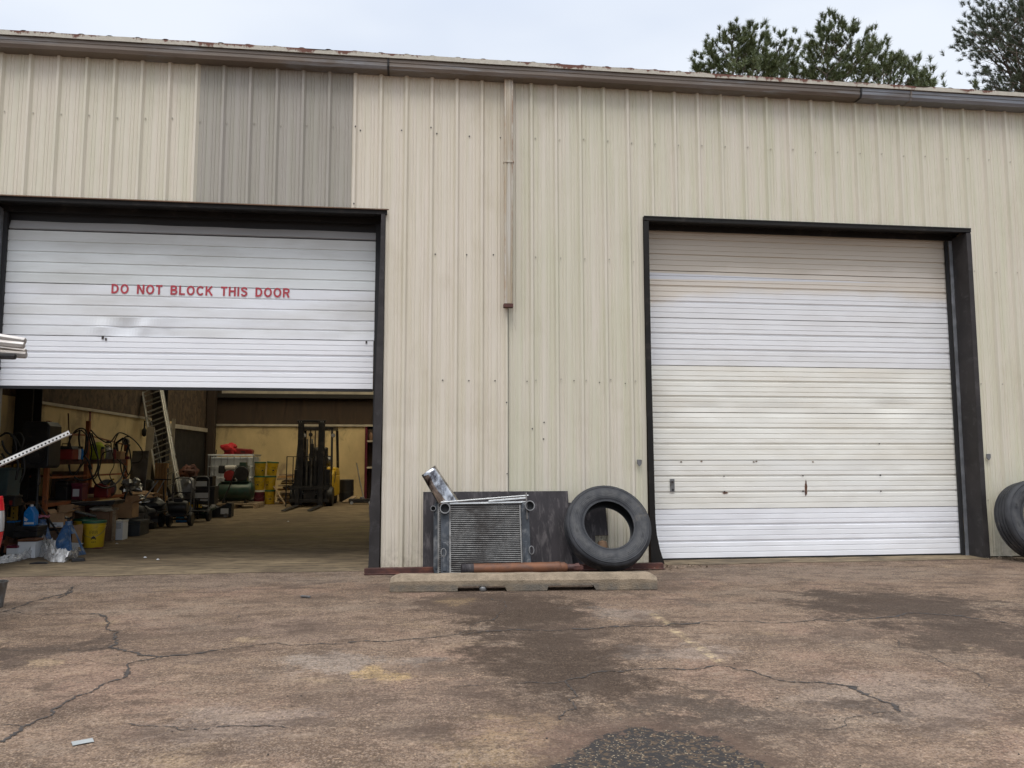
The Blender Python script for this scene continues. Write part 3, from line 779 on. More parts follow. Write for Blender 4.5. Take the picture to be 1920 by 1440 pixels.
# door frames -----------------------------------------------------------------
def frame(x0, x1, ztop, name_label, right):
    fm = M['frame']; p = MB()
    # head: flange on the face, soffit, inner lip
    p.box(x0-.06, x1+.07, -.046, -.0421, ztop-.006, ztop+.010)          # drip edge
    p.box(x0-.06, x1+.07, -.042, .01, ztop-.045, ztop+.003)
    p.box(x0-.06, x1+.07, .01, .24, ztop-.012, ztop+.010)
    p.box(x0-.06, x1+.07, .235, .245, ztop-.085, ztop-.014)
    o = p.build('door_frame', fm, B, label=name_label)
    MB().box(x0, x1, .345, .36, ztop-.30, ztop+.02).build('lintel', M['blackgap'], o)
    return o
fl = frame(LX0, LX1, LZ, 'dark steel frame of the left door', False)
MB().box(LX0-.07, LX1+.09, -.064, -.0465, LZ+.003, LZ+.014).build('drip_edge', M['card_d'], fl)
frr = frame(RX0, RX1, RZ, 'dark steel frame of the right door', True)
def jamb(x0, x1, y0, y1, ztop, mat, parent, bend=None, N=24, inner=False):
    m = MB(); vs = []; fs = []
    for i in range(N+1):
        z = .003+(ztop-.003)*i/N; bx = bend(z) if bend else (0, 0)
        a = x0+bx[0]; b = x1+bx[1]
        vs += [(a, y0, z), (b, y0, z), (b, y1, z), (a, y1, z)]
    for i in range(N):
        for k in range(4): l = (k+1) % 4; fs.append((4*i+k, 4*i+l, 4*i+4+l, 4*i+4+k))
    fs += [(0,1,2,3), (4*N, 4*N+3, 4*N+2, 4*N+1)]
    m.add(vs, fs); return m.build('jamb', mat, parent)
def bl(z):   # battered right jamb of the left door
    a = -.02*math.exp(-((z-.72)/.10)**2)-.085*max(0, 1-z/3.8)
    return (a+.006*nz(z*4), -.012*max(0, 1-z/2.4)+.008*nz(z*3.1, 4)-.012*math.exp(-((z-.9)/.15)**2))
jamb(3.985, 4.034, -.046, -.038, LZ-.046, M['frame_r'], fl, bl)
jamb(3.985, 3.995, -.037, .25, LZ-.056, M['frame'], fl, lambda z: (bl(z)[0], bl(z)[0]))
jamb(3.912, 3.984, .25, .29, LZ-.03, M['blackgap'], fl)
jamb(LX0-.06, LX0+.012, -.046, -.038, LZ-.056, M['frame'], fl)
jamb(LX0, LX0+.010, -.037, .25, LZ-.056, M['galv'], fl)
jamb(LX0+.012, LX0+.05, .25, .29, LZ-.086, M['blackgap'], fl)
def br(z): k = max(0, 1-z/.55); return (.0+.02*max(0, 1-z/2.0), .10*k*k+.02*max(0, 1-z/2.5))
jamb(RX0-.062, RX0+.002, -.046, -.038, RZ-.056, M['frame'], frr, br)
jamb(RX0-.008, RX0+.002, -.037, .25, RZ-.056, M['frame'], frr)
jamb(RX0+.002, RX0+.045, .25, .285, RZ-.086, M['blackgap'], frr, lambda z: (br(z)[1]*.3, br(z)[1]*.5))
jamb(RX1-.002, RX1+.062, -.046, -.038, RZ-.056, M['frame_r'], frr, lambda z: (0, .012*max(0, 1-z/.7)))
jamb(RX1-.002, RX1+.008, -.037, .235, RZ-.056, M['frame_r'], frr)
jamb(RX1-.045, RX1+.006, .2365, .248, RZ-.056, M['galv'], frr)
jamb(RX1-.085, RX1-.046, .255, .285, RZ-.086, M['blackgap'], frr)
# inside tracks
for xx, pr_ in ((-.31, LD), (3.93, LD), (7.28, RD), (11.5, RD)):
    MB().box(xx-.02, xx+.02, .35, .39, .0, 4.6).build('track', M['galv'], pr_)

# ================================================================== INSIDE THE SHOP
WX, WY = -1.55, 14.40
MB().box(WX-.1, WX, .12, 14.58, 0, 5.95).build('side_wall', M['insul'], B, label='brown insulated side wall')
def wains(p0, p1, z, nm='wainscot'):        # cream panels with joints
    m = MB(); m.box(p0[0], p1[0], p0[1], p1[1], 0, z); return m.build(nm, M['cream'], B)
for a, b in ((.15, 3.28), (3.62, 6.0), (6.006, 9.25), (9.256, 11.0)): wains((WX, a), (WX+.02, b), 2.16+(.02 if a < 1 else 0))
MB().box(WX+.0205, WX+.05, 3.62, 9.25, 2.12, 2.17).build('wainscot_cap', M['strip'], B)
MB().box(WX+.0205, WX+.028, 5.96, 6.04, 0, 2.115).build('joint_strip', M['maroon'], B)
MB().box(WX+.0205, WX+.05, 9.19, 9.25, 0, 2.115).build('corner_post', M['strip'], B)
for y in (3.3, 9.4):
    m = MB(); m.box(WX+.021, WX+.26, y, y+.02, 0, 5.9); m.box(WX+.021, WX+.26, y+.28, y+.30, 0, 5.9); m.box(WX+.13, WX+.15, y+.0205, y+.2795, 0, 5.9)
    m.build('steel_column', M['ibeam'], B)
MB().box(WX+.03, WX+.25, 14.0, 14.25, 0, 5.9).build('steel_column', M['insul_d'], B, bevel=.01)
MB().box(WX+.001, WX+.03, 10.3, 13.9, 0, 2.0).build('recess_shade_panel', M['blackgap'], B, label='flat black panel painted as the shade of a side wall recess')  # thin black slab on the wall, stands in for shade in a recess
MB().box(WX+.0305, WX+.09, 10.2, 13.95, 2.0, 2.10).build('recess_header', M['strip'], B)
WY0 = 14.40
MB().box(-1.50, 2.93, WY0, WY0+.02, 0, 2.19).build('wainscot', M['cream'], B)
MB().box(-1.50, 3.6, WY0-.04, WY0-.001, 2.19, 2.25).build('wainscot_cap', M['strip'], B)
MB().box(-1.50, 12, WY0+.03, WY0+.05, 2.25, 3.02).build('back_panel', M['insul_d'], B)
MB().box(-1.50, 12, WY0-.10, WY0, 3.02, 3.14).build('girt', M['ibeam'], B)
MB().box(-1.2, 12, WY0-.06, WY0, 3.145, 3.24).build('girt', M['strip'], B)
MB().box(3.6, 12, WY0, WY0+.02, 0, 2.19).build('wainscot', M['cream'], B)
for zz, e in ((2.18,0),):
    MB().box(2.935, 2.99, WY0-.03, WY0+.02, 0, 2.185).build('recess_trim', M['maroon'], B)
# rafters
for y in (0.5, 7.2, 13.9):
    MB().box(-5.7, 15.7, y, y+.2, 5.3, 5.6).build('rafter', M['ibeam'], B)
print('setting done')
# ================================================================== OUTSIDE OBJECTS
# concrete wheel stop
ws = MB(); L = 2.56; H = .155
def stop_sec(k):   # half section widths at bottom / shoulder / top, by end taper
    return [(-.11, 0), (-.108, .10), (-.065, .150), (.065, .150), (.108, .10), (.11, 0)]
xs_ = [-L/2, -L/2+.05, -.64, -.635, -.195, -.19, .22, .225, .655, .66, L/2-.06, L/2]
vs = []; fs = []
def in_notch(a, b): return (-.636 <= a and b <= -.193) or (.223 <= a and b <= .657)
N = 60; X = sorted(set([round(-L/2+L*i/N, 4) for i in range(N+1)]+[-.636, -.193, .223, .657]))
for x in X:
    e = max(0, abs(x)-(L/2-.10))/.10
    for y, z in stop_sec(0):
        zz = z-(e*e*.035 if z > .12 else (e*.012 if z > .05 else 0)); yy = y*(1-.12*e*e)
        if z > .0: zz += .004*nz(x*7, y*20); yy += .003*nz(x*9, z*30, 2)
        if z == 0 and -.636 <= x <= -.193 or z == 0 and .223 <= x <= .657: zz = .045
        vs.append((x, yy, zz))
P = 6
for i in range(len(X)-1):
    for j in range(P): k = (j+1) % P; fs.append((i*P+j, i*P+k, (i+1)*P+k, (i+1)*P+j))
fs += [tuple(range(P)), tuple((len(X)-1)*P+j for j in range(P))[::-1]]
ws.add(vs, fs)
a, b = gr(731, 1111), gr(1233, 1106)
o = ws.build('wheel_stop', M['stop'], bevel=.008)
ang = math.atan2(b.y-a.y, b.x-a.x); mid = (a+b)/2
o.location = (mid.x-.11*math.sin(ang), mid.y+.11*math.cos(ang), 0.002); o.rotation_euler = (0, 0, ang)
tag(o, 'speckled tan concrete wheel stop with two notches, lying before the radiators', 'wheel stop')
# rusty channel along the foot of the wall
m = MB(); m.T = Matrix.Translation((0, 0, 0))
m.box(3.88, 7.24, -.41, -.402, .006, .062); m.box(3.88, 7.24, -.47, -.4105, .006, .013); m.box(3.88, 7.24, -.4018, -.33, .056, .062)
tag(m.build('steel_channel', M['rust_d']), 'long dark rusty steel channel lying along the foot of the wall', 'steel channel')
# two black boards leaning on the wall
def lean_board(x0, x1, ztop, ybot, ytop, th, mat, label, notch=None):
    t = math.atan2(ytop-ybot, ztop); Lb = math.hypot(ytop-ybot, ztop)
    nx = 16; m = MB(); 
    poly = [(x0, 0), (x1, 0), (x1, Lb), (x0, Lb)]
    if notch: poly = [(x0, 0), (notch[0], 0), (notch[0], notch[2]), (x1, notch[2]), (x1, notch[3]), (notch[1], notch[3]) , (notch[1], notch[3]+.001), (x1, notch[3]+.001), (x1, Lb), (x0, Lb)]
    if notch: poly = [(x0, 0), (notch[0], 0), (notch[0], notch[3]), (x1, notch[3]), (x1, Lb), (x0, Lb)]
    m.prism(poly, 0, th)
    o = m.build('plywood_board', mat, bevel=.003); o.location = (0, ybot, .003); o.rotation_euler = (-t, 0, 0)
    tag(o, label, 'board', 'black boards leaning on the wall'); return o
lean_board(4.512, 6.20, .872, -.36, -.085, .016, M['board'], 'wide black plywood board behind the radiators')
lean_board(5.90, 6.655, .735, -.30, -.06, .014, M['board'], 'shorter black board leaning behind the upright tyre', notch=(6.50, 0, 0, .38))
# a brick bit behind the tyre
m = MB(); m.lathe([(.0,0),(.055,.005),(.065,.05),(.05,.10),(.0,.115)], (0,0,0), 9)
o = m.build('brick_piece', M['brick'], smooth=50); o.location = (6.58, -.20, .185); o.scale = (1, .8, 1.1)
tag(o, 'small brown brick lump seen through the hole of the tyre', 'brick')
m = MB().box(6.50, 6.66, -.27, -.13, .004, .18); tag(m.build('wood_block', M['card_d'], bevel=.01), 'dark wood block under the brick lump behind the tyre', 'wood block')

# truck tyres ---------------------------------------------------------------
def make_tyre(label, name='truck_tyre'):
    t = thing(name, label, 'tyre', group='used truck tyres leaning on the wall')
    Ro, Ri, w = .50, .287, .135
    prof = [(Ri, -.118), (Ri+.004, -.128), (Ri+.018, -.131), (Ri+.024, -.126), (Ri+.035, -.137), (.36, -.150), (.395, -.154), (.43, -.151), (.452, -.146), (.456, -.149), (.462, -.149), (.466, -.143), (.484, -.128), (.494, -.118)]
    out = []
    for y0 in (-.118, -.070, -.024, .024, .070, .118):
        pass
    tread = [(.496, -.112)]
    for gy in (-.078, -.028, .028, .078): tread += [(Ro, gy-.007), (Ro-.011, gy-.004), (Ro-.011, gy+.004), (Ro, gy+.007)]
    tread += [(.496, .112)]
    outer = prof+tread+[(r, -y) for r, y in reversed(prof)]
    inner = [(Ri+.012, .112), (.34, .125), (.42, .120), (.46, .085), (.467, 0), (.46, -.085), (.42, -.120), (.34, -.125), (Ri+.012, -.112)]
    m = MB(); m.lathe(outer, n=96, axis='y', caps=False); o1 = m.build('tread_and_sidewall', M['tyre'], t, smooth=38)
    m = MB(); m.lathe([outer[-1]]+inner+[outer[0]], n=64, axis='y', caps=False); m.build('inner_liner', M['rubber'], t, smooth=50)
    # moulded marks round the sidewall: short raised bars
    m = MB()
    for k in range(10):
        a = k*2*PI/10+.3
        for q in range(7):
            b = a+q*.035+random.uniform(-.004, .004)
            if (k*7+q) % 6 == 5: continue
            m.T = Matrix.Rotation(b, 4, 'Y'); h_ = random.choice((.012, .012, .008)); m.box(.395-h_, .395+h_, -.1565, -.1525, -.0035, .0035)
    m.T = Matrix(); m.build('sidewall_marks', M['tyre'], o1)
    return t
ty = make_tyre('worn truck tyre leaning on the wall between the black boards and the closed door')
ty.rotation_euler = (R(-28), 0, 0); ty.scale = (.975, .74, .975)
ty.location = (6.575, -.47, .478)
t2 = copy_tree(ty, label='worn truck tyre cut off by the right edge of the picture')
t2.location = (12.02, -.34, .493); t2.rotation_euler = (R(-14), 0, 0); t2.scale = (.98, .95, .98)

# radiators -----------------------------------------------------------------
def radiator(x0, x1, H, th, mats, nbars, name, label, ports, bracket):
    t = thing(name, label, 'radiator', group='truck radiators leaning on the black board')
    w = x1-x0; tk = .115
    core = MB().box(tk*.75, w-tk*.75, .012, th-.012, .0, H-.02).build('core_backing', M['fin_d'], t)
    m = MB()
    for i in range(nbars):
        z = .02+(H-.06)*i/(nbars-1)
        m.box(tk*.8, w-tk*.8, 0, .011, z-.0033, z+.0033)
    m.build('fin_rows', M['fin'], t)
    for s_ in (0, 1):
        xx = 0 if s_ == 0 else w-tk*.8
        m = MB(); m.prism([(xx+.012, 0), (xx+tk*.8-.012, 0), (xx+tk*.8, .03), (xx+tk*.8, H-.01), (xx+tk*.8-.02, H), (xx+.02, H), (xx, H-.06), (xx, .05)], -.035, th+.01)
        m.box(xx+.02, xx+.06, -.045, -.0355, .05, H*.45)
        m.build('end_tank', M['tankpl'], t, bevel=.012)
    MB().box(tk*.82, tk*.82+.020, -.012, -.0005, 0, H-.03).build('side_rail', M['fin'], t); MB().box(w-tk*.82-.016, w-tk*.82, -.012, -.0005, 0, H-.03).build('side_rail', M['fin'], t)
    for px_, pz, r in ports:
        p = MB(); p.lathe([(r*.82, -.035), (r*.82, -.10), (r, -.10), (r, -.085), (r*.93, -.08), (r*.93, -.035)], (px_, 0, pz), 28, 'y', caps=False)
        q = p.build('pipe_port', M['portm'], t, smooth=40)
        MB().lathe([(r*.80, -.045), (r*.80, -.036)], (px_, 0, pz), 24, 'y').build('port_bore', M['blackgap'], q)
    return t
rd2 = radiator(4.62, 5.50, .785, .05, None, 44, 'radiator', 'slim radiator standing behind the big one, its left tank and small port showing', [(-.005, .70, .030)], None)
rd2.location = (4.625, -.485, .003); rd2.rotation_euler = (R(-13), 0, 0)
m = MB(); m.box(.045, .062, -.055, -.036, 0, .83)
for i in range(34): m.box(.062, .14, -.055, -.045, .02+i*.021, .028+i*.021)
m.build('end_flange', M['fin'], rd2)
rd = radiator(4.70, 5.72, .80, .07, None, 36, 'radiator', 'big aluminium truck radiator in front of the black board with two round ports', [(.045, .725, .060), (1.022, .745, .058)], None)
rd.location = (4.70, -.665, .003); rd.rotation_euler = (R(-14), R(0), 0)
rd.scale = (.955, 1, .985)
m = MB(); m.bar((.0, -.03, .800), (1.02, -.03, .872), .035, .012); m.bar((.10, .0, .79), (1.0, .0, .80), .05, .02)
m.bar((.55, -.035, .812), (.99, -.035, .845), .01, .02)
m.build('top_bracket', M['alu'], rd, bevel=.002)
m = MB(); m.box(.985, .997, -.06, -.02, .60, .90); m.build('end_flange', M['fin'], rd)
for x, z in ((.03, .25), (1.03, .26)):
    m = MB(); m.tube([(x+.028*math.cos(a), -.042, z+.045*math.sin(a)) for a in [i*2*PI/12 for i in range(12)]], .006, 6, closed=True); m.build('mount_loop', M['portm'], rd)
# chrome trim piece standing above the radiators
m = MB(); 
P0 = [at(791, 891, -.36), at(815, 873, -.36), at(862, 942, -.40), at(824, 948, -.40)]
N = 14; vs = []; fs = []
for i in range(N+1):
    f = i/N; a = P0[0].lerp(P0[3]+(P0[3]-P0[0])*.35, f); b = P0[1].lerp(P0[2]+(P0[2]-P0[1])*.35, f)
    for j in range(9):
        g_ = j/8; p = a.lerp(b, g_)
        bul = -.035*math.sin(PI*min(1, g_*1.12)) + .008*nz(f*3, g_*3)
        if g_ > .84: bul = -.02+(g_-.84)*.30
        vs.append((p.x, p.y+bul, p.z))
for i in range(N):
    for j in range(8): fs.append((i*9+j, i*9+j+1, i*9+10+j, i*9+9+j))
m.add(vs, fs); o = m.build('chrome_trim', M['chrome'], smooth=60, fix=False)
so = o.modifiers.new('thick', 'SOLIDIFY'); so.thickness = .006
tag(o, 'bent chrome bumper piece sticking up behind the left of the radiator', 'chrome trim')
# rusty drive shaft on the ground behind the stop
t = thing('drive_shaft', 'rusty orange drive shaft lying between the wheel stop and the radiators', 'drive shaft', (4.905, -.86, .098), R(1))
m = MB(); m.lathe([(.060,0.13),(.0605,.62),(.0605,1.0),(.064,1.005),(.064,1.05),(.056,1.06),(.058,1.10),(.04,1.13)], axis='x', n=28); m.build('tube', M['rust'], t, smooth=40)
m = MB(); m.lathe([(.05,.0),(.062,.01),(.064,.05),(.058,.06),(.060,.13)], axis='x', n=28); m.build('slip_sleeve', M['board'], t, smooth=40)
m = MB(); m.lathe([(.036,1.13),(.036,1.22),(.044,1.23),(.044,1.26),(.02,1.27)], axis='x', n=20); m.box(1.20, 1.30, -.045, -.02, -.018, .018); m.box(1.20, 1.30, .02, .045, -.018, .018); m.build('yoke', M['rust_d'], t, smooth=40)
# a small pale can squashed in a notch of the stop
m = MB(); m.lathe([(.033,0),(.035,.01),(.035,.05),(.03,.058)], axis='z', n=16); o = m.build('drink_can', M['portm'], smooth=40); p = gr(906, 1110); o.location = (p.x, p.y+.05, .003); o.scale = (1,1,.7)
tag(o, 'small crushed metal can in the left notch of the wheel stop', 'can')
# yard litter
p = gr(155, 1393); m = MB(); vs = [(x, y, .006+.004*nz(x*20, y*20)) for x in (-.028, 0, .028) for y in (-.014, .014)]
m.add([(-.042,-.026,.005),(0,-.026,.006),(.042,-.026,.005),(.042,.028,.006),(0,.030,.005),(-.042,.028,.006)], [(0,1,4,5),(1,2,3,4)])
o = m.build('paper_scrap', M['paper'], fix=False); o.location = p; o.rotation_euler = (0, 0, R(28)); so = o.modifiers.new('t', 'SOLIDIFY'); so.thickness = .001
tag(o, 'small pale paper scrap on the yard at lower left', 'paper scrap')
p = gr(573, 1121); m = MB().box(-.05, .05, -.012, .012, .004, .02); o = m.build('metal_scrap', M['grey_m'], bevel=.004); o.location = p; o.rotation_euler = (0, 0, R(-30)); tag(o, 'small dark metal scrap on the yard before the open door', 'metal scrap')
# dry litter at the wall foot, and pebbles over the yard: nobody could count them
def litter(name, label, spots, mat, n, rad, size, cat='litter'):
    m = MB()
    for k in range(n):
        sx_, sy_, rx, ry = random.choice(spots)
        x = sx_+random.gauss(0, rx); y = sy_+random.gauss(0, ry); s_ = size*random.uniform(.4, 1.3)
        m.T = Matrix.Translation((x, y, s_*.3)) @ Euler((random.uniform(-1, 1), random.uniform(-1, 1), random.uniform(0, 6))).to_matrix().to_4x4()
        if rad: m.add([(-s_*2,0,0),(0,s_*.4,.0),(s_*2,0,.0),(0,-s_*.4,.004)], [(0,1,2,3)])
        else: m.add([(-s_,0,0),(0,-s_,0),(s_,0,0),(0,s_,0),(0,0,s_*.8),(0,0,-s_*.8)], [(0,1,4),(1,2,4),(2,3,4),(3,0,4),(1,0,5),(2,1,5),(3,2,5),(0,3,5)])
    tag(m.build(name, mat, fix=False), label, cat, kind='stuff')
litter('dry_leaves', 'dry leaf litter along the foot of the wall', [(7.45,-.30,.14,.05),(11.72,-.10,.10,.05),(12.4,-.12,.4,.03),(6.95,-.42,.2,.03)], M['litter'], 420, 1, .014, 'leaf litter')
spots = []
for k in range(40):
    p = gr(random.uniform(20, 1900), random.uniform(1090, 1430)); spots.append((p.x, p.y, .7, .5))
litter('pebbles', 'small pebbles and grit scattered over the yard', spots, M['stop'], 160, 0, .005, 'pebbles')
litter('grit', 'dark grit scattered over the yard', spots, M['crack'], 90, 0, .005, 'grit')

# parked truck beyond the left edge: its far rear corner, load and lamp peek into the picture ----------------
TX = 1.135
tk = thing('pickup_truck', 'white pickup truck at the left edge, only its red and white tail lamp in view', 'truck', (TX, -3.28, 0))
body = MB(); y0, y1 = -.93, .86
body.box(-2.3, -.02, y0, y0+.06, .55, 1.02); body.box(-2.3, -.02, y1-.06, y1, .55, 1.02); body.box(-.10, -.04, y0+.061, y1-.061, .55, 1.02); body.box(-2.3, -.101, y0+.061, y1-.061, .55, .62)
body.prism([(-5.2, .40), (-2.32, .40), (-2.32, 1.05), (-2.45, 1.78), (-3.55, 1.78), (-4.05, 1.12), (-5.1, 1.0), (-5.25, .8)], y0, y1)
body.build('body', M['truckp'], tk, bevel=.03)
m = MB(); m.prism([(-2.56, 1.12), (-2.68, 1.68), (-3.5, 1.68), (-3.85, 1.15)], y0-.004, y0+.01); m.prism([(-2.56, 1.12), (-2.68, 1.68), (-3.5, 1.68), (-3.85, 1.15)], y1-.01, y1+.004); m.build('side_window', M['cushion'], tk)
MB().box(-.30, .02, y0+.05, y1-.06, .40, .54).build('bumper', M['galv'], tk, bevel=.02)
for x in (-1.25, -4.35):
    for y in (y0+.12, y1-.12):
        w_ = MB(); w_.lathe([(.20,-.1),(.34,-.11),(.37,-.09),(.37,.09),(.34,.11),(.20,.1)], (x, y, .371), 32, 'y'); w = w_.build('wheel', M['rubber'], tk, smooth=40)
        MB().lathe([(.19,-.112),(.17,-.10),(.05,-.112)], (x, y, .371), 24, 'y').build('rim', M['galv'], w)
def lampseg(z0, z1, mat, par, nm):
    # rounded wrap-around corner lamp at the far rear corner
    m = MB(); N = 10; vs = []
    for z in [z0+(z1-z0)*i/4 for i in range(5)]:
        f = (z-.755)/.22; bulge = .065*(1-.55*f*f)
        for k in range(N+1):
            a = -PI/2+PI*k/N; vs.append((-.01+bulge*math.cos(a), .80+.085*math.sin(a), z))
    fs = [(i*(N+1)+k, i*(N+1)+k+1, (i+1)*(N+1)+k+1, (i+1)*(N+1)+k) for i in range(4) for k in range(N)]
    fs += [tuple(range(N+1)), tuple(4*(N+1)+k for k in range(N+1))[::-1], tuple(i*(N+1) for i in range(5)), tuple(i*(N+1)+N for i in range(5))[::-1]]
    m.add(vs, fs); return m.build(nm, mat, par, smooth=50)
tl = lampseg(.855, .965, M['lampred'], tk, 'tail_lamp'); lampseg(.69, .852, M['glass'], tl, 'reversing_lens'); lampseg(.555, .687, M['lampred'], tl, 'lower_lens')
rk = MB()
for x in (-2.1, -.25):
    rk.bar((x, y0+.05, 1.02), (x, y0+.05, 2.10), .05); rk.bar((x, y1-.05, 1.02), (x, y1-.05, 2.10), .05); rk.bar((x, y0, 2.125), (x, y1, 2.125), .05)
rk.build('ladder_rack', M['black_m'], tk)
# bundle on the rack
ends = [(at(47, 640, -2.80), at(0, 627, -2.80), .028), (at(45, 648, -2.88), at(0, 640, -2.88), .026), (at(48, 660, -2.72), at(0, 648, -2.72), .027), (at(49, 666, -2.80), at(0, 660, -2.80), .027), (at(29, 669, -2.86), at(0, 668, -2.86), .022)]
for i, (e, f, r) in enumerate(ends):
    d = (f-e).normalized(); d.z *= .55; d.normalize(); L_ = 3.3
    q = e+d*L_; m = MB()
    n_ = 6; m.tube([e, e+d*.02, e+d*(L_-.02), q], [r*.94, r, r, r], n_)
    m.tube([e-d*.002, e+d*.001], r*.6, n_)
    o = m.build('metal_tube', M['tubes'] if i < 4 else M['black_m'])
    lab = ['topmost weathered tube of the bundle poking in at the left edge', 'weathered tube just below the topmost one in the bundle at left edge', 'middle weathered tube of the bundle at the left edge, reaching furthest right', 'lowest pale tube of the bundle poking in at the left edge', 'short black bar under the pale tubes at the left edge'][i]
    tag(o, lab, 'tube', 'tubes on the truck rack')
# perforated white angle
e, f = at(130, 811, -2.95), at(0, 869, -2.95)
d = (f-e).normalized(); L_ = 1.55; ax = d; nrm = Vector((0, 1, 0)); side = ax.cross(nrm).normalized()
m = MB(); ln = int(L_/.028); wd = .032
# strip with real holes: built as cells
def P3(a, b, y=0): return e+ax*a+side*b+nrm*y
for i in range(ln):
    a0 = i*L_/ln; a1 = (i+1)*L_/ln; am, h_ = (a0+a1)/2, .0065
    o_ = [(a0,-wd/2),(a1,-wd/2),(a1,wd/2),(a0,wd/2)]; b0 = .002
    i_ = [(am-h_,b0-h_),(am+h_,b0-h_),(am+h_,b0+h_),(am-h_,b0+h_)]
    vs = [P3(*q) for q in o_]+[P3(*q) for q in i_]
    m.add(vs, [(0,1,5,4),(1,2,6,5),(2,3,7,6),(3,0,4,7)])
m.add([P3(0,wd/2), P3(L_,wd/2), P3(L_,wd/2,.03), P3(0,wd/2,.03)], [(0,1,2,3)])
o = m.build('perforated_angle', M['white_p'], fix=False); so = o.modifiers.new('t', 'SOLIDIFY'); so.thickness = .002
tag(o, 'pale perforated steel angle slanting in from the left edge over the speaker', 'steel angle')
# galvanised pail
p = gr(-14, 1139); m = MB(); m.lathe([(.075,0),(.10,.205),(.106,.205),(.106,.215),(.097,.215),(.072,.01)], n=28, caps=False); m.add([(.074*math.cos(i*PI/14), .074*math.sin(i*PI/14), .006) for i in range(28)], [tuple(range(28))])
o = m.build('metal_pail', M['grey_m'], smooth=40); o.location = (p.x, p.y, .002); tag(o, 'small grey metal pail on the yard at the left edge', 'pail')

# ================================================================== TREES behind the shop
def tuft(vs, fs, p, d, L, n, w):
    a = d.orthogonal().normalized(); b = d.cross(a)
    for k in range(n):
        t = random.uniform(0, 2*PI); s_ = random.uniform(.25, 1.0); base = p+d*(L*.9*random.random()-L*.2)
        dr = (d*(1.05-s_*.55)+(a*math.cos(t)+b*math.sin(t))*s_).normalized()
        sd = dr.cross(Vector((random.uniform(-1,1), random.uniform(-1,1), random.uniform(-1,1)))).normalized()*w
        q = base+dr*L*random.uniform(.55, 1.0); o = len(vs)
        vs += [base-sd, base+sd, q]; fs.append((o, o+1, o+2))
def pine(label, px, Y, blobs, top_y, per, L, nn, w, mat, seed, taper=.16):
    """blobs: (px, py, rx, ry) in the photo's pixels, each a lobe of the crown at its own depth"""
    random.seed(seed)
    base = at(px, 600, Y); root = Vector((base.x, Y, 0)); t = thing('pine_tree', label, 'tree', root, 0, 'pine trees behind the building')
    zt = at(px, top_y, Y).z; sc = (at(px+10, 300, Y).x-base.x)/10
    tr = MB(); pts = []; nseg = 12
    for i in range(nseg+1):
        f = i/nseg; pts.append(Vector((.35*nz(f*2.5, seed), .35*nz(f*2.5, seed+3), zt*.985*f)))
    tr.tube(pts, [taper*(1-.93*(i/nseg)**1.3)+.012 for i in range(nseg+1)], 8)
    def trunk_at(z): f = max(0, min(.999, z/(zt*.985)))*nseg; i = int(f); return pts[i].lerp(pts[i+1], f-i)
    vs = []; fs = []; br = MB()
    for bi, (bx_, by_, rx, ry) in enumerate(blobs):
        k_ = .90 if Y < 25 else .86; rx *= k_; ry *= k_; by_ += 4; bx_ += 16 if Y < 25 else 0
        dy = random.uniform(-1, 1)*rx*sc*1.1
        c = at(bx_, by_, Y+dy)-root; A, C_ = rx*sc, ry*sc; Bd = (A+C_)/2
        st = trunk_at(max(zt*.35, c.z-C_*.9-abs(c.x)*.55))
        k1 = st.lerp(c, .5)+Vector((0, 0, -.06*(c-st).length))
        br.tube([st, k1, c], [.055, .036, .016], 5, caps=False)
        n_ = max(6, int(per*rx*ry/430))
        for _ in range(n_):
            u = Vector((random.gauss(0, 1), random.gauss(0, 1), random.gauss(0, 1))).normalized()*random.random()**.42
            p = c+Vector((u.x*A, u.y*Bd, u.z*C_))
            st2 = k1.lerp(c, random.uniform(.3, 1)) if random.random() < .7 else c
            d = ((p-st2).normalized()+Vector((0, 0, .9))+Vector((random.uniform(-.4,.4), random.uniform(-.4,.4), 0))).normalized()
            if random.random() < .6: br.tube([st2, st2.lerp(p, .6)-Vector((0,0,.05)), p], [.014, .010, .006], 3, caps=False)
            for q in range(random.choice((1, 2, 2, 3))):
                tuft(vs, fs, p+Vector((random.uniform(-.6,.6), random.uniform(-.6,.6), random.uniform(-.35,.5)))*L*1.6, d, L*random.uniform(.75, 1.15), nn, w)
    # lower, hidden part of the crown so the tree is whole
    low = min(b_[1]+b_[3] for b_ in blobs); zl = at(px, 175, Y).z
    for k in range(46):
        z = random.uniform(zt*.55, max(zl, zt*.6)); a = random.uniform(0, 2*PI); r_ = random.uniform(.8, 3.6)*(Y/32)
        st = trunk_at(z); c = st+Vector((math.cos(a)*r_, math.sin(a)*r_, .25*r_))
        if (root+c).y > Y-6: br.tube([st, c], [.04, .012], 4, caps=False)
        for q in range(12):
            tuft(vs, fs, c+Vector((random.gauss(0,.45), random.gauss(0,.45), random.gauss(0,.3))), Vector((random.uniform(-.3,.3), random.uniform(-.3,.3), 1)).normalized(), L*1.1, int(nn*.6), w*1.3)
    tr.build('trunk', M['bark'], t, smooth=60)
    cm = MB(); cm.v = vs; cm.f = fs; cm.mi = [0]*len(fs)
    cr = cm.build('crown', mat, t, fix=False); br.build('branches', M['bark'], cr)
    return t
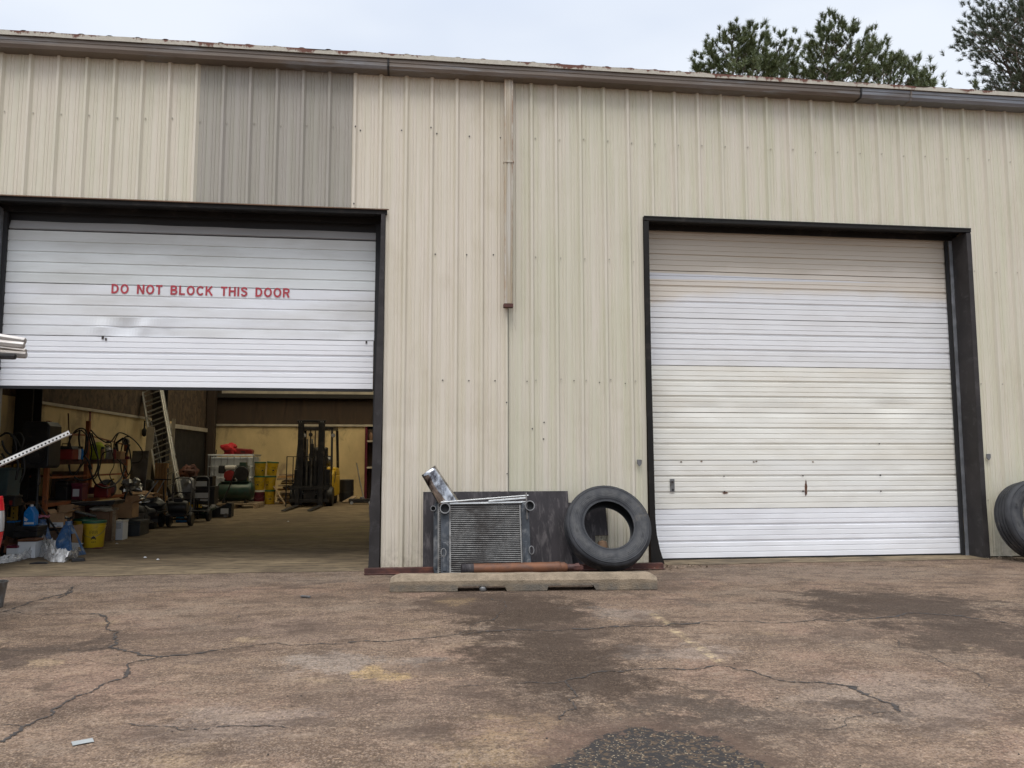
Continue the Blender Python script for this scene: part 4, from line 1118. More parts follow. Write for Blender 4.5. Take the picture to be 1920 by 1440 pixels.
# lobes traced along the skyline, (px, py, rx, ry)
bA = [(1385,92,26,28),(1355,88,20,22),(1412,82,22,26),(1372,75,16,18),(1395,120,34,22),(1345,118,22,22),(1430,100,24,26),(1322,128,16,14),(1445,120,24,24),(1375,60,10,12),(1410,62,9,12),(1340,100,14,16),(1436,80,14,14),(1310,132,8,8),(1415,125,30,18),(1360,135,34,14)]
bB = [(1462,92,14,20),(1478,105,16,20),(1470,128,20,18),(1488,82,8,14),(1466,72,9,9),(1455,112,14,18),(1484,135,16,14)]
bC = [(1568,62,18,18),(1560,85,26,22),(1590,80,22,24),(1540,95,24,22),(1575,110,34,24),(1610,100,20,24),(1525,118,22,22),(1600,128,30,22),(1550,135,34,20),(1565,48,9,10),(1535,75,13,15),(1598,62,13,14),(1630,92,10,16),(1636,118,16,20),(1650,108,10,15),(1655,132,14,16),(1500,135,20,18),(1620,140,24,14),(1515,142,30,12),(1584,135,30,18)]
bD = [(1672,132,11,16),(1678,118,6,8),(1690,145,16,14),(1708,150,18,10),(1700,138,8,8),(1668,150,16,12)]
bE = [(1742,157,7,7),(1730,162,8,6),(1717,158,8,8)]
pine('tall round-topped pine, leftmost behind the roof', 1388, 30, bA, 52, 17, .36, 62, .017, M['pine'], 11)
pine('narrow thin pine between the round-topped and the tallest one', 1474, 33, bB, 66, 15, .36, 62, .017, M['pine'], 12)
pine('tallest broad pine in the middle behind the roof', 1572, 31, bC, 42, 17, .36, 62, .017, M['pine'], 13)
pine('low pine on the right shoulder of the tallest one', 1680, 34, bD, 112, 17, .38, 62, .018, M['pine'], 14)
pine('lowest pine tip just showing above the roof edge', 1740, 40, bE, 148, 20, .40, 62, .02, M['pine'], 15)
bF = [(1905,10,34,26),(1870,48,34,26),(1835,38,24,18),(1850,70,26,20),(1888,82,36,26),(1812,62,16,12),(1905,55,30,30),(1915,105,36,26),(1868,105,24,18),(1890,140,34,20),(1875,165,26,12),(1925,140,30,26),(1820,45,14,12),(1840,20,12,8),(1800,66,8,8),(1930,20,30,40),(1960,60,40,50),(1980,110,50,40),(1858,122,14,10),(1855,155,10,8),(1900,168,26,10),(1845,55,20,14),(1880,25,20,14)]
pine('near pine with ragged drooping boughs at the upper right corner', 1965, 22, bF, -60, 26, .23, 60, .0085, M['pine_n'], 16, .2)
random.seed(5)
# ================================================================== THINGS INSIDE THE SHOP
def ext(px0, px1, py0, py1, Y):
    a, b = at(px0, py0, Y), at(px1, py1, Y); m_ = at((px0+px1)/2, (py0+py1)/2, Y)
    return at(px0, (py0+py1)/2, Y).x, at(px1, (py0+py1)/2, Y).x, at((px0+px1)/2, py1, Y).z, at((px0+px1)/2, py0, Y).z
def arc(c, r, a0, a1, n=12, plane='xz', ell=1.0):
    out = []
    for i in range(n+1):
        a = a0+(a1-a0)*i/n; u, v = r*math.cos(a), r*ell*math.sin(a)
        out.append(Vector(c)+Vector({'xz': (u, 0, v), 'xy': (u, v, 0), 'yz': (0, u, v)}[plane]))
    return out

# --- PA speaker on a pole stand
x0, x1, z0, z1 = ext(40, 92, 790, 878, 2.0); cx = (x0+x1)/2; w = (x1-x0)/2; h = z1-z0
t = thing('loudspeaker', 'black loudspeaker cabinet standing on a pole by the orange rack', 'speaker', (cx, 2.0, z0))
m = MB(); m.prism([(-w, .03), (-w+.03, 0), (w-.03, 0), (w, .03), (w, h-.06), (w-.05, h), (-w+.05, h), (-w, h-.06)], 0, .36); m.build('cabinet', M['black'], t, bevel=.012)
m = MB(); m.lathe([(.165, -.006), (.172, -.022), (.15, -.022), (.135, -.004), (.05, .0), (.045, -.012), (.0, -.016)], (0, 0, .20), 36, 'y', caps=False); m.build('woofer', M['black_m'], t, smooth=40)
m = MB(); m.box(-.15, .15, -.012, -.001, h-.21, h-.07); 
for i in range(7): m.box(-.14, .14, -.016, -.0125, h-.20+i*.018, h-.195+i*.018)
m.build('horn', M['black_m'], t, bevel=.003)
t = thing('speaker_stand', 'black pole stand carrying the loudspeaker', 'stand', (cx-.02, 2.18, 0.002))
m = MB(); m.tube([(0,0,.12), (0,0,z0-.003)], .02, 10); m.build('pole', M['black_m'], t, smooth=40)
for k in range(3):
    a = .5+k*2*PI/3; MB().tube([(.03*math.cos(a),.03*math.sin(a),.62), (.42*math.cos(a),.42*math.sin(a),.015)], .013, 8).build('leg', M['black_m'], t, smooth=40)
MB().lathe([(.035,0),(.035,.09)], (0,0,.56), 14).build('collar', M['black_m'], t, bevel=.004)

# --- orange pallet rack along the side wall
t = thing('pallet_rack', 'orange and brown steel rack with shelves against the cream side wall', 'rack')
XR, XB = -.80, -1.40
Ys = [2.75, 4.10, 5.80]
hts = [1.25, 1.86, 1.52]
for y, hh in zip(Ys, hts):
    for x in (XR, XB):
        m = MB(); m.box(x-.03, x+.03, y-.03, y+.03, .006, hh)
        m.build('post', M['orange'], t, bevel=.004)
for z, ths in ((1.24, .07), (.62, .05), (1.0, .03), (.30, .03)):
    for x in (XR, XB):
        for a, b in zip(Ys, Ys[1:]):
            MB().box(x-.02, x+.02, a+.031, b-.031, z-ths, z).build('beam', M['orange'] if z != 1.24 else M['rust_d'], t, bevel=.003)
MB().box(XB+.031, XR-.031, Ys[0], Ys[-1], 1.225, 1.243).build('shelf', M['rust_d'], t)
MB().box(XB+.031, XR-.031, Ys[1], Ys[-1], .605, .623).build('shelf', M['card_d'], t)
MB().tube([(XR, Ys[0], 1.62), (XR, Ys[1]-.031, 1.63)], .014, 8).build('top_bar', M['orange'], t); MB().tube([(XR, Ys[1]+.031, 1.63), (XR, Ys[2], 1.50)], .012, 8).build('top_bar', M['orange'], t)
# --- toolbox on the shelf
def on_shelf(px, Y, z=1.244): return Vector((atx(px, Y), Y, z))
x0, x1, z0, z1 = ext(101, 136, 826, 856, 3.2)
t = thing('toolbox', 'red steel toolbox with a black lid on the rack shelf', 'toolbox', ((x0+x1)/2, 3.2, 1.244))
w = (x1-x0)/2
MB().box(-w, w, 0, .22, 0, .15).build('body', M['red'], t, bevel=.008); MB().prism([(-w-.005,.152),(w+.005,.152),(w-.02,.20),(-w+.02,.20)], -.005, .225).build('lid', M['black'], t, bevel=.006)
m = MB(); m.tube([(-.06,.1,.20),(-.06,.1,.235),(.06,.1,.235),(.06,.1,.20)], .008, 6); m.build('handle', M['black_m'], t)
# --- hoses hung over the rack
def hose(label, pts, r=.011, n=8, mat='rubber', nm='rubber_hose', grp='black hoses hung on the orange rack'):
    # smooth Catmull-Rom through points
    P = [at(*p) for p in pts]; out = []
    for i in range(len(P)-1):
        p0, p1, p2, p3 = P[max(i-1, 0)], P[i], P[i+1], P[min(i+2, len(P)-1)]
        for k in range(8):
            u = k/8; out.append(.5*((2*p1)+(p2-p0)*u+(2*p0-5*p1+4*p2-p3)*u*u+(3*p1-p0-3*p2+p3)*u**3))
    out.append(P[-1]); m = MB(); m.tube(out, r, n); o = m.build(nm, M[mat], smooth=60); tag(o, label, 'hose', grp); return o
hose('black hose looping from the tall rack post down past the lower rails', [(128,870,3.7),(127,838,3.7),(138,812,3.75),(152,803,3.8),(162,812,3.9),(158,850,3.9),(148,880,3.85),(140,896,3.8)], .012)
hose('black hose in the widest low loop left of the tall rack post', [(128,864,3.6),(132,885,3.6),(145,898,3.65),(160,900,3.7),(176,893,3.8),(184,870,3.9),(180,840,3.95),(172,812,3.95)], .012)
hose('black hose arching right from the tall rack post over the shelf', [(170,806,3.9),(186,822,3.9),(205,830,3.95),(222,812,4.1),(240,817,4.2),(258,832,4.3),(268,850,4.3),(262,865,4.3),(248,868,4.3)], .010)
hose('black hose dropping from the tall rack post to the middle shelf', [(168,810,3.85),(176,838,3.85),(184,862,3.8),(185,892,3.8),(196,908,3.8),(210,900,3.9)], .013)
hose('black hose crossing diagonally behind the green bag', [(166,814,3.95),(172,845,3.95),(168,875,3.9),(176,898,3.9),(186,880,4.0),(192,852,4.0),(205,846,4.0)], .010)
hose('thin black cable drooping under the rack shelf on the right', [(208,840,4.1),(214,870,4.1),(206,890,4.1),(212,905,4.1)], .007)
hose('thick black hose bundle draped at the foot of the tall rack post', [(150,806,3.72),(148,822,3.72),(152,846,3.75),(164,862,3.8),(172,880,3.8)], .014)
# tangle hanging at the far left beside the speaker
for i, (pts, lab) in enumerate([
    ([(0,818,1.6),(14,812,1.6),(26,822,1.6),(30,845,1.6),(18,852,1.6),(8,840,1.6),(4,826,1.6)], 'dark cable coil hanging at the far left edge'),
    ([(8,812,1.7),(22,815,1.7),(34,830,1.7),(42,850,1.7),(46,880,1.7),(38,905,1.7)], 'dark cable trailing from the far left coil under the speaker'),
    ([(20,818,1.65),(36,812,1.65),(44,826,1.65),(36,846,1.65),(24,838,1.65)], 'small dark cable loop touching the speaker on its left'),
    ([(3,850,1.6),(12,862,1.6),(26,858,1.6),(34,870,1.6),(30,900,1.6)], 'lowest dark cable hanging at the far left edge'),
    ([(62,892,1.9),(74,890,1.9),(75,906,1.9),(66,914,1.9),(50,918,1.9)], 'thin black cable looping round the speaker pole')]):
    hose(lab, pts, .013 if i < 4 else .006, grp='dark cables hanging left of the rack')
# --- green bag, canister, clamps on the shelf
p = on_shelf(178, 4.3); m = MB(); n = 12
m.lathe([(.02,0),(.12,.02),(.13,.10),(.11,.22),(.06,.27),(.02,.28)], n=18)
for i, v in enumerate(m.v): v += Vector((.03*nz(v.z*9, v.x*9), .02*nz(v.z*8, v.y*9, 3), .02*nz(v.x*8, v.y*8)))
o = m.build('work_bag', M['hiviz'], smooth=60); o.location = p; tag(o, 'yellow-green high visibility bag on the rack shelf right of the tall post', 'bag')
p = on_shelf(198, 4.5); t = thing('fuel_canister', 'small grey metal canister on the rack shelf', 'canister', p)
MB().lathe([(.085,0),(.09,.01),(.09,.16),(.06,.19),(.03,.20),(.03,.225),(.0,.23)], n=20).build('can', M['grey_m'], t, smooth=40); MB().tube(arc((0,0,.17), .07, .3, PI-.3, 10), .007, 6).build('handle', M['black_m'], t)
p = on_shelf(226, 5.2); t = thing('pipe_vice', 'dark pipe vice with upright clamp arms on the right end of the rack shelf', 'vice', p)
MB().box(-.14, .14, -.06, .06, 0, .05).build('base', M['maroon'], t, bevel=.006)
m = MB(); m.bar((-.06,0,.05), (-.10,0,.28), .045, .03); m.bar((.06,0,.05), (.12,0,.26), .045, .03); m.bar((-.10,0,.28), (.02,0,.37), .05, .03); m.build('clamp_arms', M['black_m'], t, bevel=.006)
MB().lathe([(.055,-.03),(.06,0),(.055,.03)], (.06,0,.31), 16, 'y').build('chain_wheel', M['grey_m'], t, smooth=40); MB().tube([(.0,0,.33),(.05,0,.39),(.12,0,.40)], .012, 8).build('screw_handle', M['black_m'], t)
p = on_shelf(205, 4.8); t = thing('spring_lamp', 'small black bent arm lamp rising over the rack shelf', 'lamp', p)
MB().tube([(0,0,0),(.01,0,.15),(.0,0,.27),(-.04,0,.30)], .008, 8).build('arm', M['black_m'], t, smooth=60); MB().lathe([(.0,0),(.025,.0),(.03,-.03)], (-.05,0,.31), 12).build('head', M['black_m'], t)
p = on_shelf(228, 5.4, 1.175)
# bits hanging and lying on the lower shelf
p = Vector((atx(200, 4.6), 4.6, .624)); t = thing('brake_drum', 'round grey hub leaning on the middle shelf of the rack', 'hub', p); t.rotation_euler = (R(-20), 0, R(15))
MB().lathe([(.06,-.03),(.145,-.03),(.15,0),(.15,.05),(.13,.06),(.07,.02)], (0,0,.15), 28, 'y').build('drum', M['grey_m'], t, smooth=40); MB().lathe([(.055,-.035),(.05,-.05),(.01,-.055)], (0,0,.15), 18, 'y').build('hub_cap', M['rust_d'], t, smooth=40)
def crumple(name, label, cat, c, sx_, sy_, sz_, mat, seed, amp=.35, n=22):
    m = MB(); m.lathe([(max(.02, math.sin(PI*i/12)), -math.cos(PI*i/12)) for i in range(13)], n=n, caps=False)
    vs = []
    for v in m.v:
        k = 1+amp*nz(v.x*1.8+seed, v.y*1.8, v.z*1.8)*1.6+amp*.6*nz(v.x*5+seed, v.y*5, v.z*5)
        vs.append(Vector((v.x*sx_*k, v.y*sy_*k, max(v.z*sz_*k, -sz_*.9))))
    m.v = vs; o = m.build(name, mat, smooth=35); o.location = c; return tag(o, label, cat)
crumple('foil_bundle', 'shiny crumpled foil bundle on the middle shelf, right end of the rack', 'foil', (atx(244, 5.2), 5.2, .78), .19, .13, .11, M['foil'], 3, .5)
crumple('foil_bundle', 'smaller shiny crumpled foil low behind the open cardboard box', 'foil', (atx(258, 5.6), 5.6, .50), .18, .13, .09, M['foil'], 8, .5)
crumple('rag_pile', 'brown rag pile on the low rail between the rack and the ladder', 'rags', (atx(262, 5.9), 5.9, .58), .28, .2, .07, M['card'], 4, .4)
# red-brown creeper board leaning under shelf
x0, x1, z0, z1 = ext(166, 206, 914, 926, 4.4); MBo = MB().box(x0, x1, 4.4, 4.6, z0, z1).build('parts_tray', M['maroon'], bevel=.01); tag(MBo, 'dark red metal tray on the rack right of the tall post', 'tray')
MBo.location.z = 0
# dark cloth and panel under the left half of the rack
x0, x1, z0, z1 = ext(84, 158, 884, 945, 4.5); m = MB(); n_ = 24; vs = []; fs = []
for i in range(n_+1):
    for j in range(7):
        x = x0+(x1-x0)*i/n_; z = z0+(z1-z0)*j/6; vs.append((x, 4.62+.03*math.sin(i*1.9)*(1-j/8)+.02*nz(i*.6, j*.5), z))
for i in range(n_):
    for j in range(6): fs.append((i*7+j, (i+1)*7+j, (i+1)*7+j+1, i*7+j+1))
m.add(vs, fs); o = m.build('canvas_sheet', M['card_d'], smooth=70, fix=False); so = o.modifiers.new('t', 'SOLIDIFY'); so.thickness = .004; tag(o, 'brownish canvas sheet hanging under the left half of the orange rack', 'canvas')
# --- sheets leaning right of the rack
def leaning(name, label, cat, px0, px1, py0, py1, Y, th, mat, lean=.25, bev=.004):
    x0, x1, z0, z1 = ext(px0, px1, py0, py1, Y); z0 = .006; H = z1-z0; m = MB().box(0, x1-x0, 0, th, 0, math.hypot(H, lean))
    o = m.build(name, mat, bevel=bev); o.location = (x0, Y-lean*.5, z0); o.rotation_euler = (-math.atan2(lean, H), 0, 0); return tag(o, label, cat)
leaning('grey_panel', 'tall grey steel panel leaning between the rack and the ladder', 'panel', 243, 274, 845, 900, 6.6, .02, M['grey_m'])
leaning('pale_board', 'pale narrow board leaning left of the ladder', 'board', 270, 284, 800, 900, 7.8, .02, M['strip'])
leaning('white_board', 'whitish board strip leaning right behind the ladder', 'board', 318, 325, 785, 900, 9.0, .02, M['strip'], .15)
for k, (a, b, lab) in enumerate((((283,792,8.6),(303,905,7.6),'black pole leaning nearest the ladder on its left'), ((289,805,8.5),(308,905,7.5),'second black pole close beside the ladder'), ((324,790,9.3),(332,900,8.9),'thin black rod leaning right of the ladder'))):
    p, q = at(*a), at(*b); q = p+(q-p)*((p.z-.01)/(p.z-q.z)); tag(MB().tube([p, q], .022 if k < 2 else .012, 8).build('metal_pole', M['black_m'], smooth=50), lab, 'pole', 'poles leaning by the ladder')
# --- aluminium extension ladder
b0, b1 = Vector((atx(327, 6.6), 6.6, .01)), None
top = at(283, 716, 9.0); bot = Vector((atx(331, 6.9), 6.9, .01)); 
d = (top-bot).normalized(); Ld = (top-bot).length+.9
side = Vector((1, -.25, 0)); side = (side-d*side.dot(d)).normalized(); nr = d.cross(side)
t = thing('extension_ladder', 'tall grey aluminium extension ladder leaning on the dark column', 'ladder')
for s_, off in ((-1, 0), (1, 0)):
    for q, wdt in ((0, .44), (1, .38)):
        c = bot+side*(s_*wdt/2)-nr*(.06*q); m = MB(); m.bar(c+d*(.5*q), c+d*(Ld-.0+.0*q), .025, .07, nr); m.build('rail', M['alu'], t, bevel=.003)
for k in range(14):
    c = bot+d*(.3+k*.3); MB().tube([c-side*.205, c+side*.205], .016, 8).build('rung', M['alu'], t)
    if k > 2: c = c-nr*.06+d*.12; MB().tube([c-side*.175, c+side*.175], .014, 8).build('rung', M['alu'], t)
# --- wooden frame standing upright
x0, x1, z0, z1 = ext(292, 314, 872, 970, 6.5); t = thing('wooden_pallet', 'narrow orange-brown wooden pallet standing on end by the ladder foot', 'pallet', (x0, 6.4, .01)); w = x1-x0
for k in range(4): MB().box(k*(w-.05)/3, k*(w-.05)/3+.05, 0, .03, 0, 1.16).build('slat', M['wood'], t, bevel=.003)
for z in (.02, .45, 1.06): MB().box(-.01, w+.01, .031, .09, z, z+.09).build('cross_piece', M['wood'], t, bevel=.003)
# --- black cart and hand trucks
def wheel(par, c, r, w_, name='wheel'):
    a = MB().lathe([(r*.45,-w_/2),(r*.9,-w_/2),(r,-w_*.3),(r,w_*.3),(r*.9,w_/2),(r*.45,w_/2)], c, 24, 'x').build(name, M['rubber'], par, smooth=40)
    MB().lathe([(.01,-w_*.42),(r*.46,-w_*.42),(r*.46,w_*.42),(.01,w_*.42)], c, 16, 'x').build('rim', M['grey_m'], a); return a
def cart(px0, px1, Y, label, group, load):
    x0, x1 = atx(px0, Y), atx(px1, Y); w = (x1-x0)/2; t = thing('hand_truck', label, 'hand truck', ((x0+x1)/2, Y, .002), 0, group)
    m = MB(); m.tube([(-w, 0, .22), (-w, .02, .80)]+arc((-w+.09, .02, .80), .09, PI, PI/2, 5)+arc((w-.09, .02, .80), .09, PI/2, 0, 5)+[(w, .02, .80), (w, 0, .22)], .013, 8); m.build('handle', M['grey_m'], t, smooth=50)
    for z in (.26, .45, .62): MB().bar((-w, .0, z), (w, .0, z), .025, .02).build('cross_bar', M['black_m'], t)
    MB().box(-w-.02, w+.02, -.38, .02, .20, .225).build('deck', M['black_m'], t, bevel=.004)
    for s_ in (-1, 1): wheel(t, (s_*(w+.03), -.06, .13), .13, .07)
    m = MB(); m.tube([(-w-.03, -.06, .13), (w+.03, -.06, .13)], .014, 8); m.build('axle', M['black_m'], t)
    return t, w
cart(325, 359, 6.2, 'nearer black hand truck with rounded handle in front of the ladder foot', 'hand trucks by the ladder', 1)
cart(365, 392, 7.3, 'farther black hand truck with rounded handle left of the compressor', 'hand trucks by the ladder', 1)
# black drum lying on the near hand truck
t = thing('pump_motor', 'black round motor sitting on the nearer hand truck', 'motor', (atx(338, 6.0), 5.98, .31)); MB().lathe([(.06,-.17),(.12,-.16),(.125,.12),(.10,.16),(.03,.17)], (0,0,.05), 22, 'x').build('casing', M['black_m'], t, smooth=40); MB().box(-.08, .08, -.06, .06, .15, .22).build('terminal_box', M['black'], t, bevel=.008)
MB().box(-.12, .12, -.09, .09, -.082, -.05).build('foot', M['black_m'], t)
# low black cart
x0, x1 = atx(252, 6.0), atx(312, 6.0); w = (x1-x0)/2
t = thing('flatbed_cart', 'low black flatbed cart with fat wheels below the wooden pallet', 'cart', ((x0+x1)/2, 5.85, .002))
MB().box(-w, w, -.28, .28, .26, .30).build('deck', M['black_m'], t, bevel=.008); MB().box(-w+.03, w-.03, -.30, -.281, .17, .30).build('skirt', M['black'], t, bevel=.004)
for sx_ in (-1, 1):
    for sy_ in (-1, 1): wheel(t, (sx_*(w-.08), sy_*.22, .125), .125, .07)
MB().tube([(-w+.15, -.28, .30), (w-.05, -.15, .86)], .014, 8).build('tow_handle', M['grey_m'], t)
crumple('black_sack', 'full black sack lying on the low flatbed cart', 'sack', (atx(272, 6.0), 5.9, .44), .34, .2, .16, M['black'], 12, .25)
t = thing('gear_housing', 'grey round gear housing on the low flatbed cart', 'gear housing', (atx(296, 6.1), 6.05, .302)); MB().lathe([(.10,0),(.16,.02),(.17,.12),(.10,.20),(.04,.24)], n=20).build('housing', M['grey_m'], t, smooth=40); MB().lathe([(.03,.24),(.03,.32)], n=12).build('shaft', M['alu'], t)
# boxes and yellow bucket on the far hand truck
def tagbox(px0, px1, py0, py1, Y, dp, mat, label, cat, name, lab=True, zmin=None):
    x0, x1, z0, z1 = ext(px0, px1, py0, py1, Y); z0 = z0 if zmin is None else zmin; t = thing(name, label, cat, ((x0+x1)/2, Y, z0)); w = (x1-x0)/2; h = z1-z0
    MB().box(-w, w, 0, dp, 0, h*.78).build('body', M[mat], t, bevel=.008); MB().box(-w-.008, w+.008, -.008, dp+.008, h*.785, h).build('lid', M[mat], t, bevel=.008)
    if lab: MB().box(-w*.7, w*.5, -.003, -.0005, h*.2, h*.65).build('label_sticker', M['label'], t)
    return t
tagbox(358, 402, 912, 942, 7.9, .35, 'black', 'lower black equipment case with white label behind the far hand truck', 'case', 'equipment_case', True, .30)
tagbox(359, 398, 893, 914, 8.0, .30, 'black_m', 'upper black equipment case with pale label stacked on the lower one', 'case', 'equipment_case', True, .585)
tagbox(360, 396, 955, 975, 8.0, .30, 'dgreen', 'dark green crate on the floor under the equipment cases', 'crate', 'floor_crate', False, .005).scale.z = 1.1
t = thing('car_battery', 'blue-sided battery box by the ladder foot', 'battery', (atx(345, 7.0), 7.0, .005)); MB().box(-.13, .13, 0, .18, 0, .17).build('case', M['bluejug'], t, bevel=.006); MB().box(-.135, .135, -.005, .185, .172, .20).build('lid', M['black'], t, bevel=.004)
# engine lump behind
crumple('engine_part', 'greyish greasy engine part heaped behind the hand trucks', 'engine part', (atx(343, 7.6), 7.7, .62), .22, .16, .24, M['grey_m'], 21, .3)
t = thing('sawhorse', 'dark steel trestle under the greasy engine part', 'trestle', (atx(343, 7.6), 7.7, .005)); MB().box(-.3, .3, -.1, .1, .37, .42).build('top_bar', M['black_m'], t, bevel=.004)
for sx_ in (-.26, .26):
    for sy_ in (-.14, .14): MB().bar((sx_, sy_*.4, .37), (sx_, sy_, .0), .03).build('leg', M['black_m'], t)
# floor jack with ramp shaped body
x0, x1 = atx(388, 8.3), atx(440, 8.3)
t = thing('floor_jack', 'long low black floor jack with raised handle before the compressor', 'jack', (x0, 8.2, .004)); L_ = x1-x0
m = MB(); m.prism([(0, .02), (L_, .02), (L_, .30), (L_*.85, .32), (.05, .08)], -.12, .12); m.build('chassis', M['black_m'], t, bevel=.01)
MB().box(L_*.62, L_*.9, -.125, -.1205, .08, .20).build('label_sticker', M['label'], t)
MB().tube([(L_*.62, 0, .30), (L_*.80, .1, .62), (L_*1.02, .2, 1.02)], .016, 8).build('handle', M['black_m'], t)
for x in (.08, L_-.1):
    for y in (-.15, .15): MB().lathe([(.045,-.02),(.05,0),(.045,.02)], (x, y, .05), 14, 'y').build('caster', M['grey_m'], t)
# --- bucket family
def make_bucket(name, label, lidmat='green', col='yellow', lid=True, group=None, r=.150, h=.36, letter=True):
    t = thing(name, label, 'bucket', group=group)
    MB().lathe([(r*.83,0),(r*.86,.006),(r*.97,h*.80),(r*1.05,h*.80),(r*1.05,h*.815),(r*.98,h*.82),(r*.99,h*.90),(r*1.05,h*.905),(r*1.05,h*.925),(r,h*.93),(r*1.0,h),(r*.95,h),(r*.80,.01)], n=36, caps=False).build('pail', M[col], t, smooth=35)
    if lid:
        l = MB(); l.lathe([(r*1.02,h-.02),(r*1.07,h-.02),(r*1.07,h+.012),(r*1.0,h+.016),(r*.96,h+.006),(.0,h+.008)], n=36, caps=False); l.build('lid', M[lidmat], t, smooth=35)
    m = MB(); m.tube([(-r*1.06,0,h*.84)]+[(-r*1.06*math.cos(a), -r*1.10*math.sin(a)-.002, h*.84-.15*math.sin(a)) for a in [PI*i/12 for i in range(1, 12)]]+[(r*1.06,0,h*.84)], .003, 5); m.build('bail_handle', M['grey_m'], t)
    if letter:
        lm = MB()
        def dec(u, z, du, dz):    # small curved printed patch on the front
            vs = []; rr = lambda zz: r*(.86+.11*zz/(h*.8))+.0012
            for zz in (z, z+dz):
                for k in range(5): a = -PI/2+(u+du*k/4)/r; vs.append((rr(zz)*math.cos(a), rr(zz)*math.sin(a), zz))
            lm.add(vs, [(k, k+1, k+6, k+5) for k in range(4)])
        # row of heavy worn letters
        for k in range(7):
            u = -.032+k*.017; 
            dec(u, .195, .004, .045); 
            if k in (0, 1, 3, 5): dec(u+.004, .236, .007, .005)
            if k in (0, 1, 3, 6): dec(u+.004, .215, .006, .005)
            if k in (0, 2, 4, 6): dec(u+.004, .195, .007, .005)
            if k in (2, 5, 4): dec(u+.009, .198, .003, .04)
        dec(-.03, .178, .11, .003)
        # round badge with dark roof-shaped mark
        for i in range(8): w_ = .036*(1-i/8)+.004; dec(.025-w_, .125+i*.005, 2*w_, .0052)
        dec(-.012, .112, .018, .008); dec(.044, .112, .018, .008)
        for i in range(3): dec(.0+i*.022, .075, .014, .012)
        lm.build('printed_label', M['blackgap'], t, fix=False)
    return t
bk = make_bucket('plastic_bucket', 'yellow plastic bucket with dark green lid and worn black print, nearest the doorway', group='yellow plastic buckets')
bk.location = (atx(181, 2.75), 2.75, .005); bk.rotation_euler = (0, 0, R(10))
def bcopy(label, loc, rz=0, lid=True, s_=1, tilt=0):
    c = copy_tree(bk, label=label); c.location = loc; c.rotation_euler = (0, tilt, rz); c.scale = (s_, s_, s_)
    return c
bcopy('second yellow bucket just behind the green-lidded one near the doorway', (atx(163, 3.25), 3.25, .005), R(70))
YB = 12.9; xa, xb = atx(487, YB), atx(506, YB); hB = .395; s_ = 1.02
bcopy('middle yellow bucket in the left stack against the back wall', (xa, YB, .40), R(-20))
bcopy('top yellow bucket of the left stack against the back wall', (xa, YB, .78), R(30))
bcopy('bottom yellow bucket of the right stack against the back wall', (xb, YB+.05, .012), R(5))
bcopy('middle yellow bucket of the right stack against the back wall', (xb+.005, YB+.05, .395), R(-35))
bcopy('top yellow bucket of the right stack, tipped a little', (xb+.03, YB+.05, .785), R(15), tilt=R(5))
pb = make_bucket('paint_pail', 'dark purple pail with white rim at the foot of the left yellow stack', 'white_p', 'maroon', letter=False); pb.location = (xa, YB, .006)
bcopy('yellow bucket standing behind the far hand truck', (atx(372, 8.8), 8.6, .10), R(60)).scale = (1.05, 1.05, 1)
t = thing('wood_plinth', 'low wooden block under the yellow bucket behind the hand truck', 'wood block', (atx(372, 8.8), 8.6, .004)); MB().box(-.18, .18, -.16, .16, 0, .03).build('board', M['wood_w'], t); MB().box(-.17, -.09, -.16, .16, .031, .094).build('batten', M['wood_w'], t); MB().box(.09, .17, -.16, .16, .031, .094).build('batten', M['wood_w'], t)
# --- caged tank with red things on top
YT = 12.7; x0, x1 = atx(389, YT), atx(474, YT); z1 = at(430, 853, YT).z
t = thing('caged_tank', 'white plastic tank in a grey wire cage against the back wall', 'tank', (x0, YT, .005)); w = x1-x0
MB().box(.04, w-.04, .04, .96, .16, z1-.06).build('tank', M['tank'], t, bevel=.05)
cg = MB()
for i in range(8): x = w*i/7; cg.tube([(x, 0, .13), (x, 0, z1-.01)], .011, 6)
for i in range(5): z = .15+(z1-.17)*i/4; cg.tube([(0, -.012, z), (w, -.012, z)], .011, 6); cg.tube([(0, 0, z), (0, 1, z)], .011, 6); cg.tube([(w, 0, z), (w, 1, z)], .011, 6)
for i in range(5): y = .2*i+.1; cg.tube([(0, y, .13), (0, y, z1-.01)], .011, 6); cg.tube([(w, y, .13), (w, y, z1-.01)], .011, 6)
cg.tube([(0, 1, z1), (0, 0, z1), (w, 0, z1), (w, 1, z1)], .016, 6); cg.build('cage', M['galv'], t)
m = MB(); m.box(0, w, 0, 1, .10, .125)
m.box(0, .12, 0, 1, 0, .099); m.box(w-.12, w, 0, 1, 0, .099); m.box(w/2-.06, w/2+.06, 0, 1, 0, .099); m.build('pallet_base', M['black_m'], t)
crumple('red_cloth', 'crumpled bright red cloth on top of the caged tank', 'cloth', (atx(424, YT), YT+.35, z1+.15), .21, .2, .17, M['redcloth'], 31, .3)
t = thing('red_case', 'long dark red tool case lying on the caged tank beside the cloth', 'case', (atx(450, YT), YT+.25, z1+.02)); m = MB(); m.prism([(-.24,0),(.24,0),(.25,.10),(.18,.14),(-.2,.17),(-.25,.12)], 0, .28); m.build('shell', M['red'], t, bevel=.02); MB().box(-.06, .06, -.02, -.001, .05, .08).build('latch', M['black'], t)
